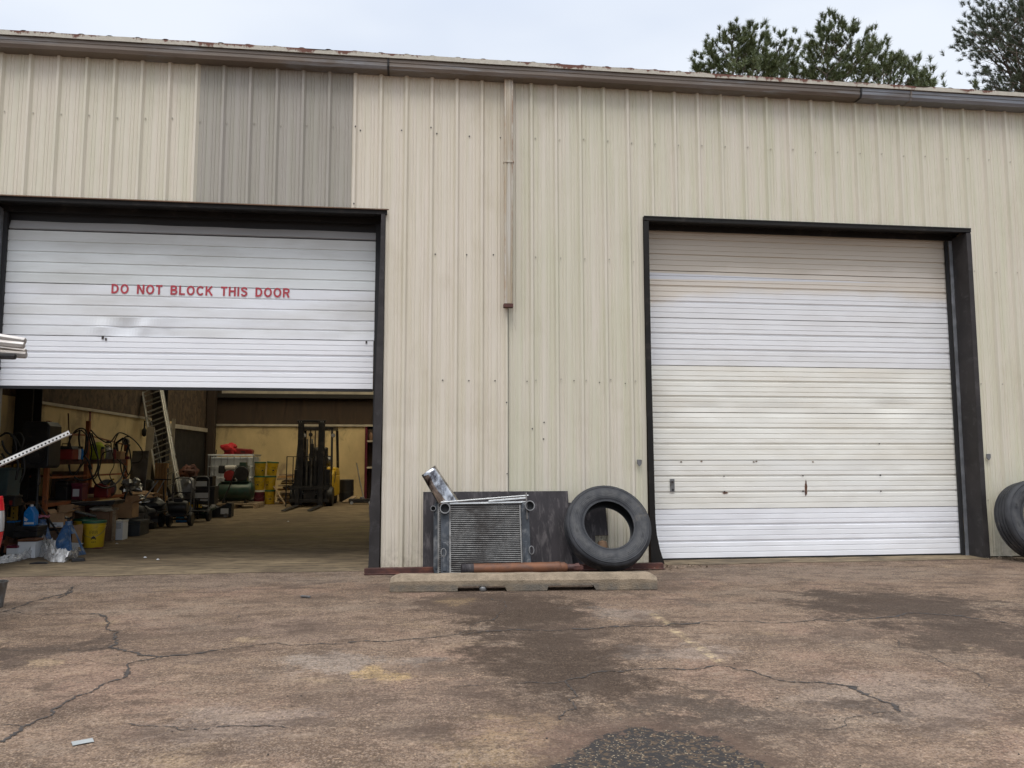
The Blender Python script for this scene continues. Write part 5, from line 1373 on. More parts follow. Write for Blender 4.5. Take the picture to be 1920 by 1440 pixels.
# --- air compressor on a pallet
YC = 11.6; x0, x1 = atx(407, YC), atx(478, YC); w = x1-x0; zb = at(440, 937, YC).z
t = thing('wooden_pallet', 'flat wooden pallet under the green air compressor', 'pallet', (atx(400, YC), YC-.45, .004)); wp = atx(490, YC)-atx(400, YC)
for k in range(6): MB().box(0, wp, k*.17, k*.17+.10, .10, .12).build('deck_board', M['wood_w'], t)
for k in (0, .5, 1): MB().box(k*(wp-.09), k*(wp-.09)+.09, 0, .95, 0, .099).build('stringer', M['wood_w'], t)
t = thing('air_compressor', 'dark green horizontal air compressor with a small red engine', 'compressor', (x0, YC, .125))
m = MB(); r_ = .235; m.lathe([(.02, 0)]+[(r_*math.sin(a), r_*.5*(1-math.cos(a))) for a in (.3,.6,.9,1.2,1.57)]+[(r_*math.sin(a), w-r_*.5*(1-math.cos(a))) for a in (1.57,1.2,.9,.6,.3)]+[(.02, w)], (0, 0, r_+.06), 32, 'x'); m.build('air_tank', M['dgreen'], t, smooth=45)
for x in (.2, w-.2): MB().box(x-.03, x+.03, -.15, .15, 0, .09).build('foot', M['black_m'], t)
MB().box(.12, w-.12, -.16, .16, r_*2+.055, r_*2+.075).build('platform', M['dgreen'], t)
zp = r_*2+.078
q = MB(); q.lathe([(.05,-.14),(.13,-.13),(.14,.0),(.13,.11),(.05,.12)], (.32, 0, zp+.15), 22, 'y'); en = q.build('engine', M['red'], t, smooth=40)
MB().box(.20, .46, -.12, .12, zp+.30, zp+.40).build('fuel_tank', M['white_p'], en, bevel=.03); MB().box(.05, .19, -.12, .10, zp+.20, zp+.40).build('air_filter', M['black'], en, bevel=.02); MB().box(.2, .45, -.1, .1, zp, zp+.05).build('engine_mount', M['black_m'], en)
m = MB(); m.box(w-.42, w-.18, -.1, .12, zp, zp+.22)
for k in range(9): m.box(w-.44, w-.16, -.12, .14, zp+.225+k*.022, zp+.235+k*.022)
m.box(w-.38, w-.22, -.08, .10, zp+.2201, zp+.48); m.build('pump', M['dgreen'], t, bevel=.004)
m = MB(); m.lathe([(.02,-.03),(.17,-.03),(.18,-.02),(.18,.01),(.02,.01)], (w-.30, -.16, zp+.2), 28, 'y'); m.build('belt_guard', M['black_m'], t, smooth=40)
# --- timber and pallets between buckets and forklift
t = thing('timber_pile', 'jumbled pale lumber and pallet pieces stacked left of the forklift', 'lumber', (atx(518, 13.2), 12.9, .004))
for k in range(14):
    a = random.uniform(-.25, .25); zz = .02+k*.058; Lw = random.uniform(.6, .95); xo = random.uniform(-.02, .15)+.02*k*.4
    o = MB().box(0, Lw, 0, random.uniform(.1, .5), 0, .045).build('plank', M['wood_w'] if k % 3 else M['wood'], t, bevel=.003); o.location = (xo, random.uniform(-.1,.2), zz); o.rotation_euler = (0, 0, a*.5)
o = MB().bar((.35,-.25,.0), (-.05,.0,.55), .06, .02).build('leaning_plank', M['wood_w'], t)
# --- forklift
t = thing('forklift', 'black and yellow forklift with its mast facing the doorway', 'forklift', (1.73, 11.55, .006), R(-2))
def FB(name, mat, fn, bevel=.006, par=None, smooth=None): m = MB(); fn(m); return m.build(name, M[mat], par or t, bevel=bevel, smooth=smooth)
for s_ in (-1, 1):
    FB('mast_rail', 'black_m', lambda m: (m.box(s_*.26-.075, s_*.26+.075, .0, .035, .05, 2.17), m.box(s_*.26+s_*.045-.03, s_*.26+s_*.045+.03, .036, .16, .05, 2.17), m.box(s_*.26-s_*.045-.02, s_*.26-s_*.045+.02, .036, .13, .10, 2.10)))
FB('mast_crossbar', 'black_m', lambda m: (m.box(-.36, .36, .02, .12, 2.171, 2.24), m.box(-.18, .18, .04, .10, 1.98, 2.04), m.box(-.34, .34, .165, .22, 1.05, 1.18), m.box(-.18, .18, .06, .12, .10, .22)))
for x in (-.30, -.25, .25, .30): FB('mast_bolt', 'galv', lambda m: m.lathe([(.012,-.01),(.012,.018)], (x, .0, 2.19), 8, 'y'), 0)
for x in (-.10, .02): FB('lift_cylinder', 'grey_m', lambda m: m.tube([(x, .08, .15), (x, .08, 1.75)], .022, 10), 0, smooth=40)
for x in (-.02, .10): FB('lift_chain', 'black_m', lambda m: m.bar((x, .06, .3), (x, .06, 1.97), .03, .012), 0)
FB('chain_roller', 'black_m', lambda m: m.lathe([(.05,-.02),(.055,0),(.05,.02)], (-.02, .07, 1.86), 16, 'y'), 0)
FB('hose_reel', 'black_m', lambda m: m.box(-.02, .07, .02, .08, 1.25, 1.62))
FB('carriage', 'black_m', lambda m: (m.box(-.50, .50, -.10, -.06, .12, .20), m.box(-.50, .50, -.10, -.06, .44, .52), m.box(-.44, -.38, -.059, -.02, .12, .60), m.box(.38, .44, -.059, -.02, .12, .60), m.box(-.15, .15, -.055, -.02, .21, .43)))
def lbr(m):
    for x in (-.58, -.42, -.10, .16, .40, .56): m.bar((x, -.08, .53), (x, -.08, 1.28), .022, .02)
    m.bar((-.59, -.08, 1.29), (.57, -.08, 1.29), .02, .02); m.bar((-.59, -.08, .54), (.57, -.08, .54), .02, .02); m.bar((-.58, -.08, .02), (-.58, -.08, .53), .03, .03)
    m.bar((-.42, -.08, .80), (-.58, -.08, .80), .02)
FB('load_backrest', 'black_m', lbr, 0)
for x in (-.30, .30): FB('fork', 'black_m', lambda m: (m.box(x-.05, x+.05, -.14, -.105, .035, .50), m.prism([(-.14,.02),(-.14,.06),(-1.7,.045),(-1.78,.02)], x-.06, x+.06, 'x')), .003)
FB('axle_plate', 'galv', lambda m: (m.box(-.26, .26, .22, .24, .30, .33), m.box(-.22, .22, .22, .24, .36, .375)), 0)
FB('front_axle', 'black_m', lambda m: m.box(-.34, .34, .24, .50, .12, .42))
for s_ in (-1, 1):
    w_ = FB('drive_wheel', 'rubber', lambda m: m.lathe([(.12,-.09),(.24,-.09),(.255,-.06),(.255,.06),(.24,.09),(.12,.09)], (s_*.45, .42, .256), 28, 'x'), 0, smooth=40); FB('rim', 'card', lambda m: m.lathe([(.03,-.07),(.13,-.085),(.13,.085),(.03,.07)], (s_*.45, .42, .256), 20, 'x'), 0, w_)
    w_ = FB('steer_wheel', 'rubber', lambda m: m.lathe([(.10,-.07),(.19,-.07),(.20,-.05),(.20,.05),(.19,.07),(.10,.07)], (s_*.38, 1.75, .20), 24, 'x'), 0, smooth=40); FB('rim', 'cateyl', lambda m: m.lathe([(.03,-.06),(.11,-.065),(.11,.065),(.03,.06)], (s_*.38, 1.75, .20), 16, 'x'), 0, w_)
FB('front_cowl', 'black_m', lambda m: (m.box(-.46, .46, .30, .62, .50, .95), m.box(-.30, .30, .28, .299, .55, 1.05)), .02)
FB('chassis', 'cateyl', lambda m: (m.box(-.50, .50, .72, 2.0, .22, .78), ), .03)
FB('fender', 'cateyl', lambda m: (m.prism([(.62,.52),(.66,.80),(.80,.92),(1.25,.92),(1.25,.7811),(.72,.7811)], .34, .50, 'x'), m.prism([(.62,.52),(.66,.80),(.80,.92),(1.25,.92),(1.25,.7811),(.72,.7811)], -.50, -.34, 'x')), .02)
FB('counterweight', 'cateyl', lambda m: m.prism([(1.3,.7812),(1.3,1.0),(1.95,.98),(2.15,.85),(2.15,.30),(2.001,.25),(2.001,.7812)], -.48, .48, 'x'), .04)
FB('side_decal', 'blackgap', lambda m: m.prism([(.8,.55),(1.0,.62),(1.2,.88),(1.05,.88)], .5006, .503, 'x'), 0)
FB('seat', 'cushion', lambda m: (m.box(-.24, .24, 1.05, 1.5, .93, 1.05), m.box(-.23, .23, 1.42, 1.55, 1.06, 1.55)), .04)
FB('steering_wheel', 'black', lambda m: (m.tube([(.19*math.cos(a), .86+.08*math.sin(a), 1.30+.17*math.sin(a)) for a in [i*2*PI/20 for i in range(20)]], .016, 6, closed=True), m.tube([(0, .70, .95), (0, .86, 1.30)], .02, 8)), 0, smooth=50)
FB('overhead_guard', 'black_m', lambda m: (m.bar((.46, .60, .95), (.42, .85, 2.02), .06), m.bar((-.46, .60, .95), (-.42, .85, 2.02), .06), m.bar((.46, 1.85, .98), (.44, 1.70, 2.02), .07), m.bar((-.46, 1.85, .98), (-.44, 1.70, 2.02), .07), m.box(-.46, .46, .82, .90, 2.02, 2.09), m.box(-.46, .46, 1.66, 1.74, 2.02, 2.09), m.box(-.46, -.40, .901, 1.659, 2.02, 2.09), m.box(.40, .46, .901, 1.659, 2.02, 2.09), [m.box(-.395+.16*k, -.365+.16*k, .901, 1.659, 2.03, 2.07) for k in range(1, 5)]), .004)
for x in (-.30, .46): l_ = FB('work_lamp', 'black', lambda m: m.lathe([(.03,.06),(.055,.02),(.06,-.02)], (x, .76, 1.86), 16, 'y'), 0); FB('lamp_lens', 'glass', lambda m: m.lathe([(.054,-.022),(.02,-.03)], (x, .76, 1.86), 16, 'y'), 0, l_)
FB('gas_cylinder', 'grey_m', lambda m: m.lathe([(.05,-.32),(.14,-.27),(.155,-.2),(.155,.2),(.14,.27),(.05,.32)], (0, 1.80, 1.17), 22, 'x'), 0, smooth=40)
# --- recess at the right of the back wall, with a jack stand
t = thing('storage_shelf', 'dark open shelves in the corner right of the forklift', 'shelves', (3.0, 14.0, .005))
for z in (.0, .95, 1.72): MB().box(.02, .95, 0, .35, z, z+.05 if z else .03).build('shelf', M['strip'] if z else M['black_m'], t)
for x in (0, .951): MB().box(x, x+.018 if x == 0 else x+.02, 0, .35, 0, 2.1).build('upright', M['maroon'], t)
MB().box(.02, .95, .351, .37, 0, 2.1).build('back_panel', M['insul_d'], t)
for k in range(5): 
    o = MB().lathe([(.05,0),(.055,.01),(.055,.16),(.03,.2),(.02,.24)], n=14).build('glass_jar', M['card_d'], smooth=40); o.location = (3.12+k*.11, 14.12, 1.777); tag(o, ['first','second','third','fourth','fifth'][k]+' brown jar from the left on the top shelf right of the forklift', 'jar', 'jars on the corner shelf')
px = atx(676, 12.6); t = thing('trolley_jack', 'black trolley jack with a long silver handle right of the forklift', 'jack', (px, 12.6, .004)); MB().box(-.30, .35, -.12, .12, .04, .15).build('chassis', M['black_m'], t, bevel=.01); MB().tube([(.10, 0, .15), (-.02, .05, .62), (-.12, .08, 1.12)], .018, 8).build('handle', M['alu'], t)
for x in (-.22, .27):
    for y in (-.14, .14): MB().lathe([(.04,-.02),(.045,0),(.04,.02)], (x, y, .045), 14, 'y').build('caster', M['galv'], t)
MB().lathe([(.05,.15),(.06,.17),(.06,.20)], (.05,0,0), 14).build('saddle', M['galv'], t)
o = MB().bar((atx(646, 13.2), 13.2, .03), (atx(666, 13.6), 13.6, .17), .16, .03).build('plank', M['wood_w'], bevel=.003); tag(o, 'pale plank lying on the floor right of the forklift', 'plank')
t = thing('trash_barrel', 'black round barrel at the back wall beside the forklift', 'barrel', (atx(650, 13.9), 13.9, .004)); MB().lathe([(.17,0),(.20,.02),(.21,.28),(.20,.29),(.20,.31),(.21,.32),(.20,.6),(.17,.6)], n=24).build('drum', M['black'], t, smooth=40); MB().lathe([(.0,.602),(.205,.602),(.21,.62),(.19,.64),(0,.645)], n=24, caps=False).build('lid', M['black_m'], t, smooth=40)
# things on the wall
for px, py, w_, h_, nm, lab in ((266,802,.05,.32,'wall_tool','dark long tool hanging on the cream side wall, left of the ladder'),):
    p = at(px, py, 8.7); p.x = WX+.03; m = MB(); m.lathe([(.01,-.05),(.045,-.02),(.05,.10),(.02,.14),(.018,.30)], n=12); o = m.build(nm, M['black_m'], smooth=50); o.location = (WX+.08, 8.75, 1.78); tag(o, lab, 'tool')
MB().tube([at(x, y, 14.3) for x, y in ((389,822),(392,835),(397,846),(404,850))], .012, 6).build('loose_cable', M['black_m'], B)
# --- front-left clutter --------------------------------------------------
# yellow perforated post and braces
t = thing('yellow_post', 'yellow perforated rack post at the far left among the clutter', 'rack post', (atx(29, 2.35), 2.35, .004)); hh = at(29, 870, 2.35).z
m = MB(); m.box(-.035, .035, 0, .004, 0, hh); m.box(-.035, -.031, .0041, .05, 0, hh); m.box(.031, .035, .0041, .05, 0, hh); m.build('channel', M['rackyel'], t)
m = MB()
for k in range(18): m.box(-.007, .007, -.0015, -.0003, .08+k*.06, .105+k*.06)
m.build('post_holes', M['blackgap'], t)
MB().box(-.28, -.036, .005, .035, .36, .46).build('stub_beam', M['rackyel'], t, bevel=.003); MB().bar((.02, .03, .82), (.20, .06, .42), .03, .01).build('brace', M['card_d'], t)
# teal bin at far left
x0, x1, z0, z1 = ext(-30, 12, 880, 945, 1.9); t = thing('storage_bin', 'dark teal plastic bin at the far left edge under the cables', 'bin', ((x0+x1)/2, 1.95, z0)); w = (x1-x0)/2
m = MB(); m.prism([(-w*.85, 0), (w*.8, 0), (w, z1-z0), (-w, z1-z0)], 0, .35); m.build('tub', M['teal'], t, bevel=.01); MB().box(-w-.01, w+.01, -.015, .36, z1-z0+.001, z1-z0+.02).build('rim', M['teal'], t)
t = thing('steel_bench', 'dark steel bench holding the teal bin at the far left', 'bench', ((x0+x1)/2, 1.9, .004)); MB().box(-.35, .17, -.05, .45, z0-.045, z0-.008).build('bench_top', M['black_m'], t)
for x in (-.33, .15):
    for y in (-.03, .41): MB().box(x-.015, x+.015, y, y+.03, 0, z0-.046).build('leg', M['black_m'], t)
# red label box on the left
t = tagbox(6, 27, 929, 950, 1.95, .2, 'black', 'dark box with a small red label under the teal bin', 'box', 'parts_box', False); MB().box(.005, .045, -.004, -.001, .02, .08).build('red_label', M['red'], t)
x0, x1, z0, z1 = ext(2, 30, 950, 1040, 2.2)
t = thing('milk_crate', 'dark blue crate standing behind the white and red boxes at far left', 'crate', ((x0+x1)/2, 2.15, .004)); w = (x1-x0)/2
MB().box(-w, w, 0, .25, 0, .40).build('body', M['tote'], t, bevel=.006); MB().box(-w-.004, w+.004, -.004, .254, .402, .42).build('rim', M['bluejug'], t)
# black case with jug on top
x0, x1, z0, z1 = ext(30, 70, 992, 1012, 1.85); t = thing('socket_case', 'black moulded case carrying the blue jug', 'case', ((x0+x1)/2, 1.8, .24)); w = (x1-x0)/2+.02; zt_ = at(50, 987, 1.85).z-.24
MB().box(-w, w, 0, .30, 0, zt_*.5).build('base_shell', M['black'], t, bevel=.01); MB().box(-w, w, 0, .30, zt_*.52, zt_).build('lid_shell', M['black'], t, bevel=.01); MB().box(-.05, .05, -.015, -.001, zt_*.4, zt_*.62).build('latch', M['black_m'], t)
zc = .24+zt_
x0, x1, z0, z1 = ext(43, 64, 949, 987, 1.88); t = thing('fluid_jug', 'translucent blue jug with a pale cap standing on a black case', 'jug', ((x0+x1)/2, 1.95, zc+.002)); w = (x1-x0)/2; h = .27
m = MB(); m.prism([(-w,0),(w,0),(w,h*.62),(w*.35,h*.88),(w*.35,h*.93),(-w*.35,h*.93),(-w*.35,h*.88),(-w,h*.66)], -.06, .06); m.build('bottle', M['bluejug'], t, bevel=.012, smooth=50)
MB().lathe([(.022,h*.935),(.022,h),(.018,h+.006)], n=14).build('cap', M['label'], t); MB().box(-w*.75, w*.9, -.0625, -.0605, h*.08, h*.18).build('label_strip', M['label'], t); 
m = MB(); m.prism([(-w*.8,h*.25),(-w*.35,h*.22),(-w*.1,h*.32),(-w*.5,h*.38),(-w*.8,h*.45)], -.0625, -.0605); m.build('label_strip', M['label'], t)
# white carton with brown-red lid, white/red carton
def carton(px0, px1, py0, py1, Y, dp, mat, lidmat, label, name='carton', flaps=True, z=.005, rz=0, text_=False):
    x0, x1, z0, z1 = ext(px0, px1, py0, py1, Y); w = (x1-x0)/2; h = z1-z; t = thing(name, label, 'box', ((x0+x1)/2, Y, z), rz)
    m = MB(); m.box(-w, w, 0, .006, 0, h); m.box(-w, w, dp-.006, dp, 0, h); m.box(-w, -w+.006, .0061, dp-.0061, 0, h); m.box(w-.006, w, .0061, dp-.0061, 0, h); m.box(-w+.0061, w-.0061, .0061, dp-.0061, 0, .006)
    m.build('walls', M[mat], t)
    if flaps:
        for k, (sx_, ang) in enumerate(((-1, 50), (1, 35))):
            q = MB(); L_ = w*.8; a = R(ang); q.bar((sx_*w, dp/2, h+.003), (sx_*(w+L_*math.cos(a)), dp/2, h+L_*math.sin(a)), dp*.95, .005, (0,0,1)); q.build('flap', M[lidmat], t)
        q = MB(); q.bar((0, dp, h+.003), (0, dp+.05, h+.11), 2*w*.95, .005, (0,1,0)); q.build('flap', M[lidmat], t)
    else: MB().box(-w-.004, w+.004, -.004, dp+.004, h+.001, h+.03).build('lid', M[lidmat], t, bevel=.003)
    return t, w, h
carton(33, 66, 1016, 1048, 1.55, .24, 'label', 'rust', 'white carton with a reddish brown lid behind the plastic film', flaps=False)
carton(12, 31, 1028, 1046, 1.50, .2, 'label', 'maroon', 'small white carton with dark red lid at far left behind the film', flaps=False)
t = thing('axle_stand', 'right-hand blue steel axle stand with an open triangular side, before the cardboard', 'axle stand', (atx(133, 1.75), 1.75, .006), R(-12), 'blue axle stands')
def tri(m, A, Bq, C_, D, hole, th):
    pass
hS = .46; bw_ = .19; tw = .055
m = MB()
m.prism([(-bw_, 0), (bw_, 0), (tw, hS), (-tw, hS)], -.005, .0, 'y'); 
o = m.build('front_plate', M['blue'], t); o.location = (0, -.175, 0); o.rotation_euler = (R(-18), 0, 0)
for s_ in (-1, 1):
    m = MB()
    m.prism([(-.19, 0), (-.12, 0), (-.035, hS), (-.055, hS)], -.004, .0, 'x'); m.prism([(.12, 0), (.19, 0), (.055, hS), (.035, hS)], -.004, .0, 'x'); m.prism([(-.119, .0), (.119, .0), (.112, .06), (-.112, .06)], -.004, .0, 'x'); m.prism([(-.06, hS*.72), (.06, hS*.72), (.034, hS), (-.034, hS)], -.0035, .0005, 'x')
    o = m.build('side_frame', M['blue'], t); o.location = (s_*bw_*.98, 0, 0); o.rotation_euler = (0, -s_*R(19.5), 0)
m = MB(); m.lathe([(.05,hS-.03),(.05,hS+.03),(.028,hS+.03)], n=18); m.build('collar', M['blue'], t)
MB().lathe([(.024,hS-.05),(.024,hS+.06)], n=14).build('post', M['black_m'], t); MB().prism([(-.05,hS+.062),(.05,hS+.062),(.055,hS+.10),(.03,hS+.08),(-.03,hS+.08),(-.055,hS+.10)], -.03, .03).build('saddle', M['black_m'], t)
t.scale = (.84, .84, .90)
s2 = copy_tree(t, label='left-hand blue steel axle stand, half hidden by plastic film'); s2.location = (atx(84, 2.1), 2.1, .006); s2.rotation_euler = (0, 0, R(30))
# cardboard boxes behind the stands
c1, w, h = carton(91, 122, 1000, 1030, 2.35, .3, 'card_d', 'card_d', 'lower brown carton between the two blue axle stands', flaps=False)
c2, w, h = carton(93, 120, 964, 994, 2.38, .25, 'card', 'card', 'brown open carton with a white printed band between the axle stands', z=.31)
MB().box(-w*.9, w*.9, -.003, -.0005, .01, h*.40).build('printed_band', M['label'], c2); MB().box(-w*.5, 0, -.005, -.0035, h*.25, h*.30).build('print_bar', M['blackgap'], c2); MB().box(w*.1, w*.6, -.005, -.0035, h*.1, h*.14).build('print_bar', M['blackgap'], c2)
leaning('cardboard_flap', 'tan cardboard flap leaning beside the yellow bucket', 'cardboard', 138, 157, 985, 1010, 2.45, .006, M['card'], .12).rotation_euler.y = R(-6)
ring = MB().tube([(.10*math.cos(i*PI/12), .07*math.sin(i*PI/12), .01*math.sin(i)) for i in range(24)], .012, 8, closed=True).build('strap_loop', M['pink'], smooth=60); ring.location = (atx(86, 2.2), 2.12, .485); tag(ring, 'pinkish red strap loop draped on the left axle stand', 'strap')
# dark heap, flattened cardboard and black tray
crumple('dark_tarp', 'dark brown crumpled tarpaulin on the floor under the rack', 'tarpaulin', (atx(88, 3.6), 3.7, .35), .55, .3, .32, M['insul_d'], 41, .3)
crumple('dark_tarp', 'black crumpled tarpaulin mound left of the white-banded carton', 'tarpaulin', (atx(74, 2.9), 2.95, .28), .32, .25, .28, M['black'], 44, .3)
x0, x1, z0, z1 = ext(134, 218, 938, 952, 3.3)
t = thing('drip_tray', 'wide black tray lying across the cartons under the rack', 'tray', ((x0+x1)/2, 3.25, at(170, 948, 3.3).z)); w = (x1-x0)/2
m = MB(); m.prism([(-w, .05), (-w+.1, 0), (w-.03, .01), (w, .07), (w-.02, .075), (-w+.1, .04)], 0, .42); m.build('pan', M['black_m'], t, bevel=.005); MB().tube([(-w+.02, -.005, .055), (w, -.005, .078)], .005, 6).build('rim', M['galv'], t)
carton(107, 140, 952, 1000, 3.15, .35, 'card_d', 'card', 'dark brown carton standing under the left end of the black tray', flaps=False)
carton(168, 204, 950, 1000, 3.5, .35, 'card_d', 'card_d', 'dark brown carton standing under the right end of the black tray', flaps=False)
t = thing('wood_stool', 'small pale wooden trestle legs between carton and open box', 'trestle', (atx(210, 3.6), 3.55, .004))
for x in (-.05, .07): MB().box(x-.022, x+.022, 0, .04, 0, .47).build('leg', M['wood_w'], t, bevel=.003)
MB().box(-.10, .12, -.01, .05, .471, .50).build('top', M['wood_w'], t)
x0, x1, z0, z1 = ext(138, 178, 956, 968, 3.05); o = MB().bar((x0, 3.0, z1), (x1, 3.1, z0), .25, .02, (0,0,1)).build('flat_panel', M['tote'], bevel=.003); tag(o, 'dark blue flat panel slanting over the rear yellow bucket', 'panel')
# white box pair, grey tote with open carton on it
carton(200, 214, 980, 1012, 3.75, .25, 'tank', 'tank', 'bluish white carton standing right of the yellow bucket', flaps=False)
cw, w, h = carton(215, 230, 980, 1009, 3.70, .22, 'label', 'white_p', 'bright white printed carton, rightmost of the pair by the bucket', flaps=False)
for k in range(3): MB().box(-w*.7, w*.6, -.004, -.001, h*.9-k*.03, h*.9-k*.03+.012).build('print_bar', M['grey_m'], cw)
t = tagbox(219, 262, 977, 1006, 4.3, .45, 'tote', 'dark grey plastic tote with flat lid under the open cardboard box', 'tote', 'plastic_tote', False, .005)
zt_ = at(240, 973, 4.3).z
co_, w, h = carton(220, 248, 944, 970, 4.35, .3, 'card', 'card', 'open cardboard box with raised flaps sitting on the grey tote', z=zt_+.012)
# floor bits
def scrap(px, py, w_, d_, h_, mat, label, nm, cat, rz=0):
    p = gr(px, py); m = MB(); m.prism([(-w_, 0), (w_, 0), (w_*.8, h_), (-w_*.2, h_*1.2), (-w_*.9, h_*.7)], -d_, d_); o = m.build(nm, M[mat], bevel=.004); o.location = (p.x, p.y, .006); o.rotation_euler = (0, 0, rz); tag(o, label, cat)
scrap(147, 1053, .075, .05, .035, 'black', 'black rubber chock on the floor before the right axle stand', 'rubber_chock', 'chock', .3)
scrap(73, 1058, .10, .03, .02, 'black', 'flat black scrap on the floor before the plastic film', 'rubber_scrap', 'scrap', .1)
scrap(183, 1029, .07, .02, .012, 'maroon', 'dark purple scrap at the foot of the green-lidded bucket', 'rubber_scrap', 'scrap', 0)
for i, (px, py, lab) in enumerate(((266,999,'white rag scrap on the floor near the black cart'), (219,1021,'tiny pale chip on the floor below the white cartons'), (272,1047,'tiny pale chip farther out on the shop floor'), (296,1051,'pale crumb right of the other floor chip'), (540,979,'pale crumb on the floor before the forks'))):
    p = gr(px, py); m = MB(); s_ = (.10, .03, .03, .022, .03)[i]; vs = [(math.cos(k*.8)*s_*(.6+.5*random.random()), math.sin(k*.8)*s_*.6*(.6+.5*random.random()), .004+.02*s_*10*random.random()*.3) for k in range(8)]+[(0, 0, .02)]
    m.add(vs, [(k, (k+1) % 8, 8) for k in range(8)]); o = m.build('paper_scrap', M['label'], fix=False); o.location = (p.x, p.y, .006); tag(o, lab, 'paper scrap')
# plastic film heaped along the floor
m = MB(); nxx, nyy = 70, 12; vs = []; fs = []
A = [gr(-8, 1060), gr(40, 1052), gr(72, 1042), gr(98, 1054), gr(125, 1055), gr(143, 1040)]
def along(u):
    k = u*(len(A)-1); i = min(int(k), len(A)-2); return A[i].lerp(A[i+1], k-i)
for i in range(nxx+1):
    u = i/nxx; c = along(u); hh = .08+.14*(1-abs(2*((u*1.0) % 1)-1))+.06*nz(u*9, 3)+(.08 if .35 < u < .55 else 0)
    for j in range(nyy+1):
        v = j/nyy; prof = math.sin(PI*v)**.7
        vs.append((c.x+.03*nz(i*.5, j*.5), c.y+(v-.15)*.26+.03*nz(i*.4, j*.6, 5), .008+max(0, hh*prof*(.7+.6*nz(i*.35, j*.7, 9))+.02*nz(i*.9, j*.9))))
for i in range(nxx):
    for j in range(nyy): a = i*(nyy+1)+j; fs.append((a, a+nyy+1, a+nyy+2, a+1))
m.add(vs, fs); o = m.build('plastic_film', M['film'], smooth=50, fix=False); tag(o, 'crumpled clear plastic film lying along the floor before the blue axle stands', 'plastic film')
o = MB(); o.add([(0,0,.0),(.22,-.02,.01),(.27,.13,.10),(.05,.15,.11)], [(0,1,2,3)]); o = o.build('paper_sheet', M['label'], fix=False); o.location = tuple(gr(108, 1040)+Vector((-.01, .02, .03))); tag(o, 'white sheet of paper caught in the plastic film', 'paper')

# --- more of the tangle along the side wall
hose('black hose sagging between the short and the tall rack posts', [(84,872,3.3),(96,892,3.4),(118,900,3.5),(140,888,3.6),(158,866,3.8)], .011)
hose('black hose hooked over the short right rack post and hanging in a tall loop', [(236,822,5.0),(228,840,4.9),(226,872,4.8),(234,896,4.8),(246,880,4.9),(244,850,5.0),(237,824,5.0)], .011)
hose('black hose snaking from the vice down to the foil on the middle shelf', [(222,812,5.0),(214,832,5.0),(218,858,5.0),(232,872,5.0),(240,890,5.1)], .010)
hose('thick black hose slung low between the tall post and the short right one', [(166,872,3.9),(180,908,4.0),(204,914,4.3),(226,898,4.8),(236,874,5.2)], .014)
hose('black hose ring hung on the top bar beside the tall rack post', [(150,806,3.7),(132,820,3.7),(130,848,3.7),(146,862,3.7),(162,848,3.7),(164,820,3.7),(152,806,3.7)], .010)
hose('orange brown air line running down the side wall to the floor', [(128,775,5.0),(129,800,5.0),(131,840,5.0),(130,900,5.0)], .012, mat='rust_d')
for i, (px, Y, c, lab) in enumerate(((140, 3.5, 'alu', 'silver spray can on the rack shelf beside the toolbox'), (145, 3.6, 'label', 'white spray can on the rack shelf beside the silver one'), (150, 3.7, 'bluejug', 'blue spray can on the rack shelf just left of the tall post'), (190, 4.15, 'card', 'brown spray can on the rack shelf before the grey canister'), (212, 4.6, 'red', 'red spray can on the rack shelf left of the vice'))):
    t = thing('spray_can', lab, 'spray can', Vector((atx(px, Y), Y, 1.245)), 0, 'spray cans on the rack shelf'); MB().lathe([(.028,0),(.031,.004),(.031,.15),(.024,.165)], n=16).build('can', M[c], t, smooth=40); MB().lathe([(.022,.166),(.024,.17),(.022,.20),(.0,.202)], n=12, caps=False).build('cap', M['black'], t)
tb = tagbox(208, 226, 846, 856, 4.7, .22, 'card', 'flat brown wooden box on the right part of the rack shelf', 'box', 'wooden_box', False, 1.245)
tagbox(104, 126, 903, 921, 3.6, .25, 'black_m', 'dark steel box on the lower left rail of the rack', 'box', 'steel_box', False, .625)
MB().box(-1.37, -.83, 2.82, 4.03, .605, .6225).build('shelf', M['card_d'], bpy.data.objects['pallet_rack'])
tagbox(134, 154, 906, 921, 3.7, .22, 'maroon', 'dark red toolbox on the middle shelf left of the tall post', 'toolbox', 'toolbox', True, .625)
t = thing('gas_can', 'small red fuel can on the middle shelf right of the tall post', 'fuel can', Vector((atx(190, 4.3), 4.3, .625))); m = MB(); m.prism([(-.11,0),(.11,0),(.11,.17),(.04,.23),(-.09,.23),(-.11,.20)], 0, .15); m.build('can', M['red'], t, bevel=.015); MB().tube([(.08,.07,.2),(.12,.07,.27),(.17,.07,.30)], .014, 8).build('spout', M['rackyel'], t)
t = thing('shop_vacuum', 'squat grey drum vacuum on the floor below the right end of the rack', 'vacuum', Vector((atx(252, 4.9), 4.95, .004))); MB().lathe([(.16,.03),(.18,.06),(.185,.32),(.19,.33)], n=24).build('drum', M['grey_m'], t, smooth=40); MB().lathe([(.195,.331),(.195,.37),(.15,.44),(.06,.46),(0,.46)], n=24, caps=False).build('motor_head', M['black'], t, smooth=40)
hose('black ribbed hose curling from the drum vacuum', [(248,930,4.9),(240,920,4.8),(234,938,4.7),(244,956,4.7),(258,962,4.7)], .02)
t = thing('folded_creeper', 'dark red padded creeper standing against the middle of the rack', 'creeper', Vector((atx(176, 3.75), 3.78, .004))); MB().box(-.22, .22, .0, .05, .06, .56).build('pad', M['maroon'], t, bevel=.015)
for x in (-.18, .18):
    for z_ in (.1, .5): MB().lathe([(.028,-.012),(.03,0),(.028,.012)], (x, -.03, z_), 12, 'y').build('caster', M['black'], t)
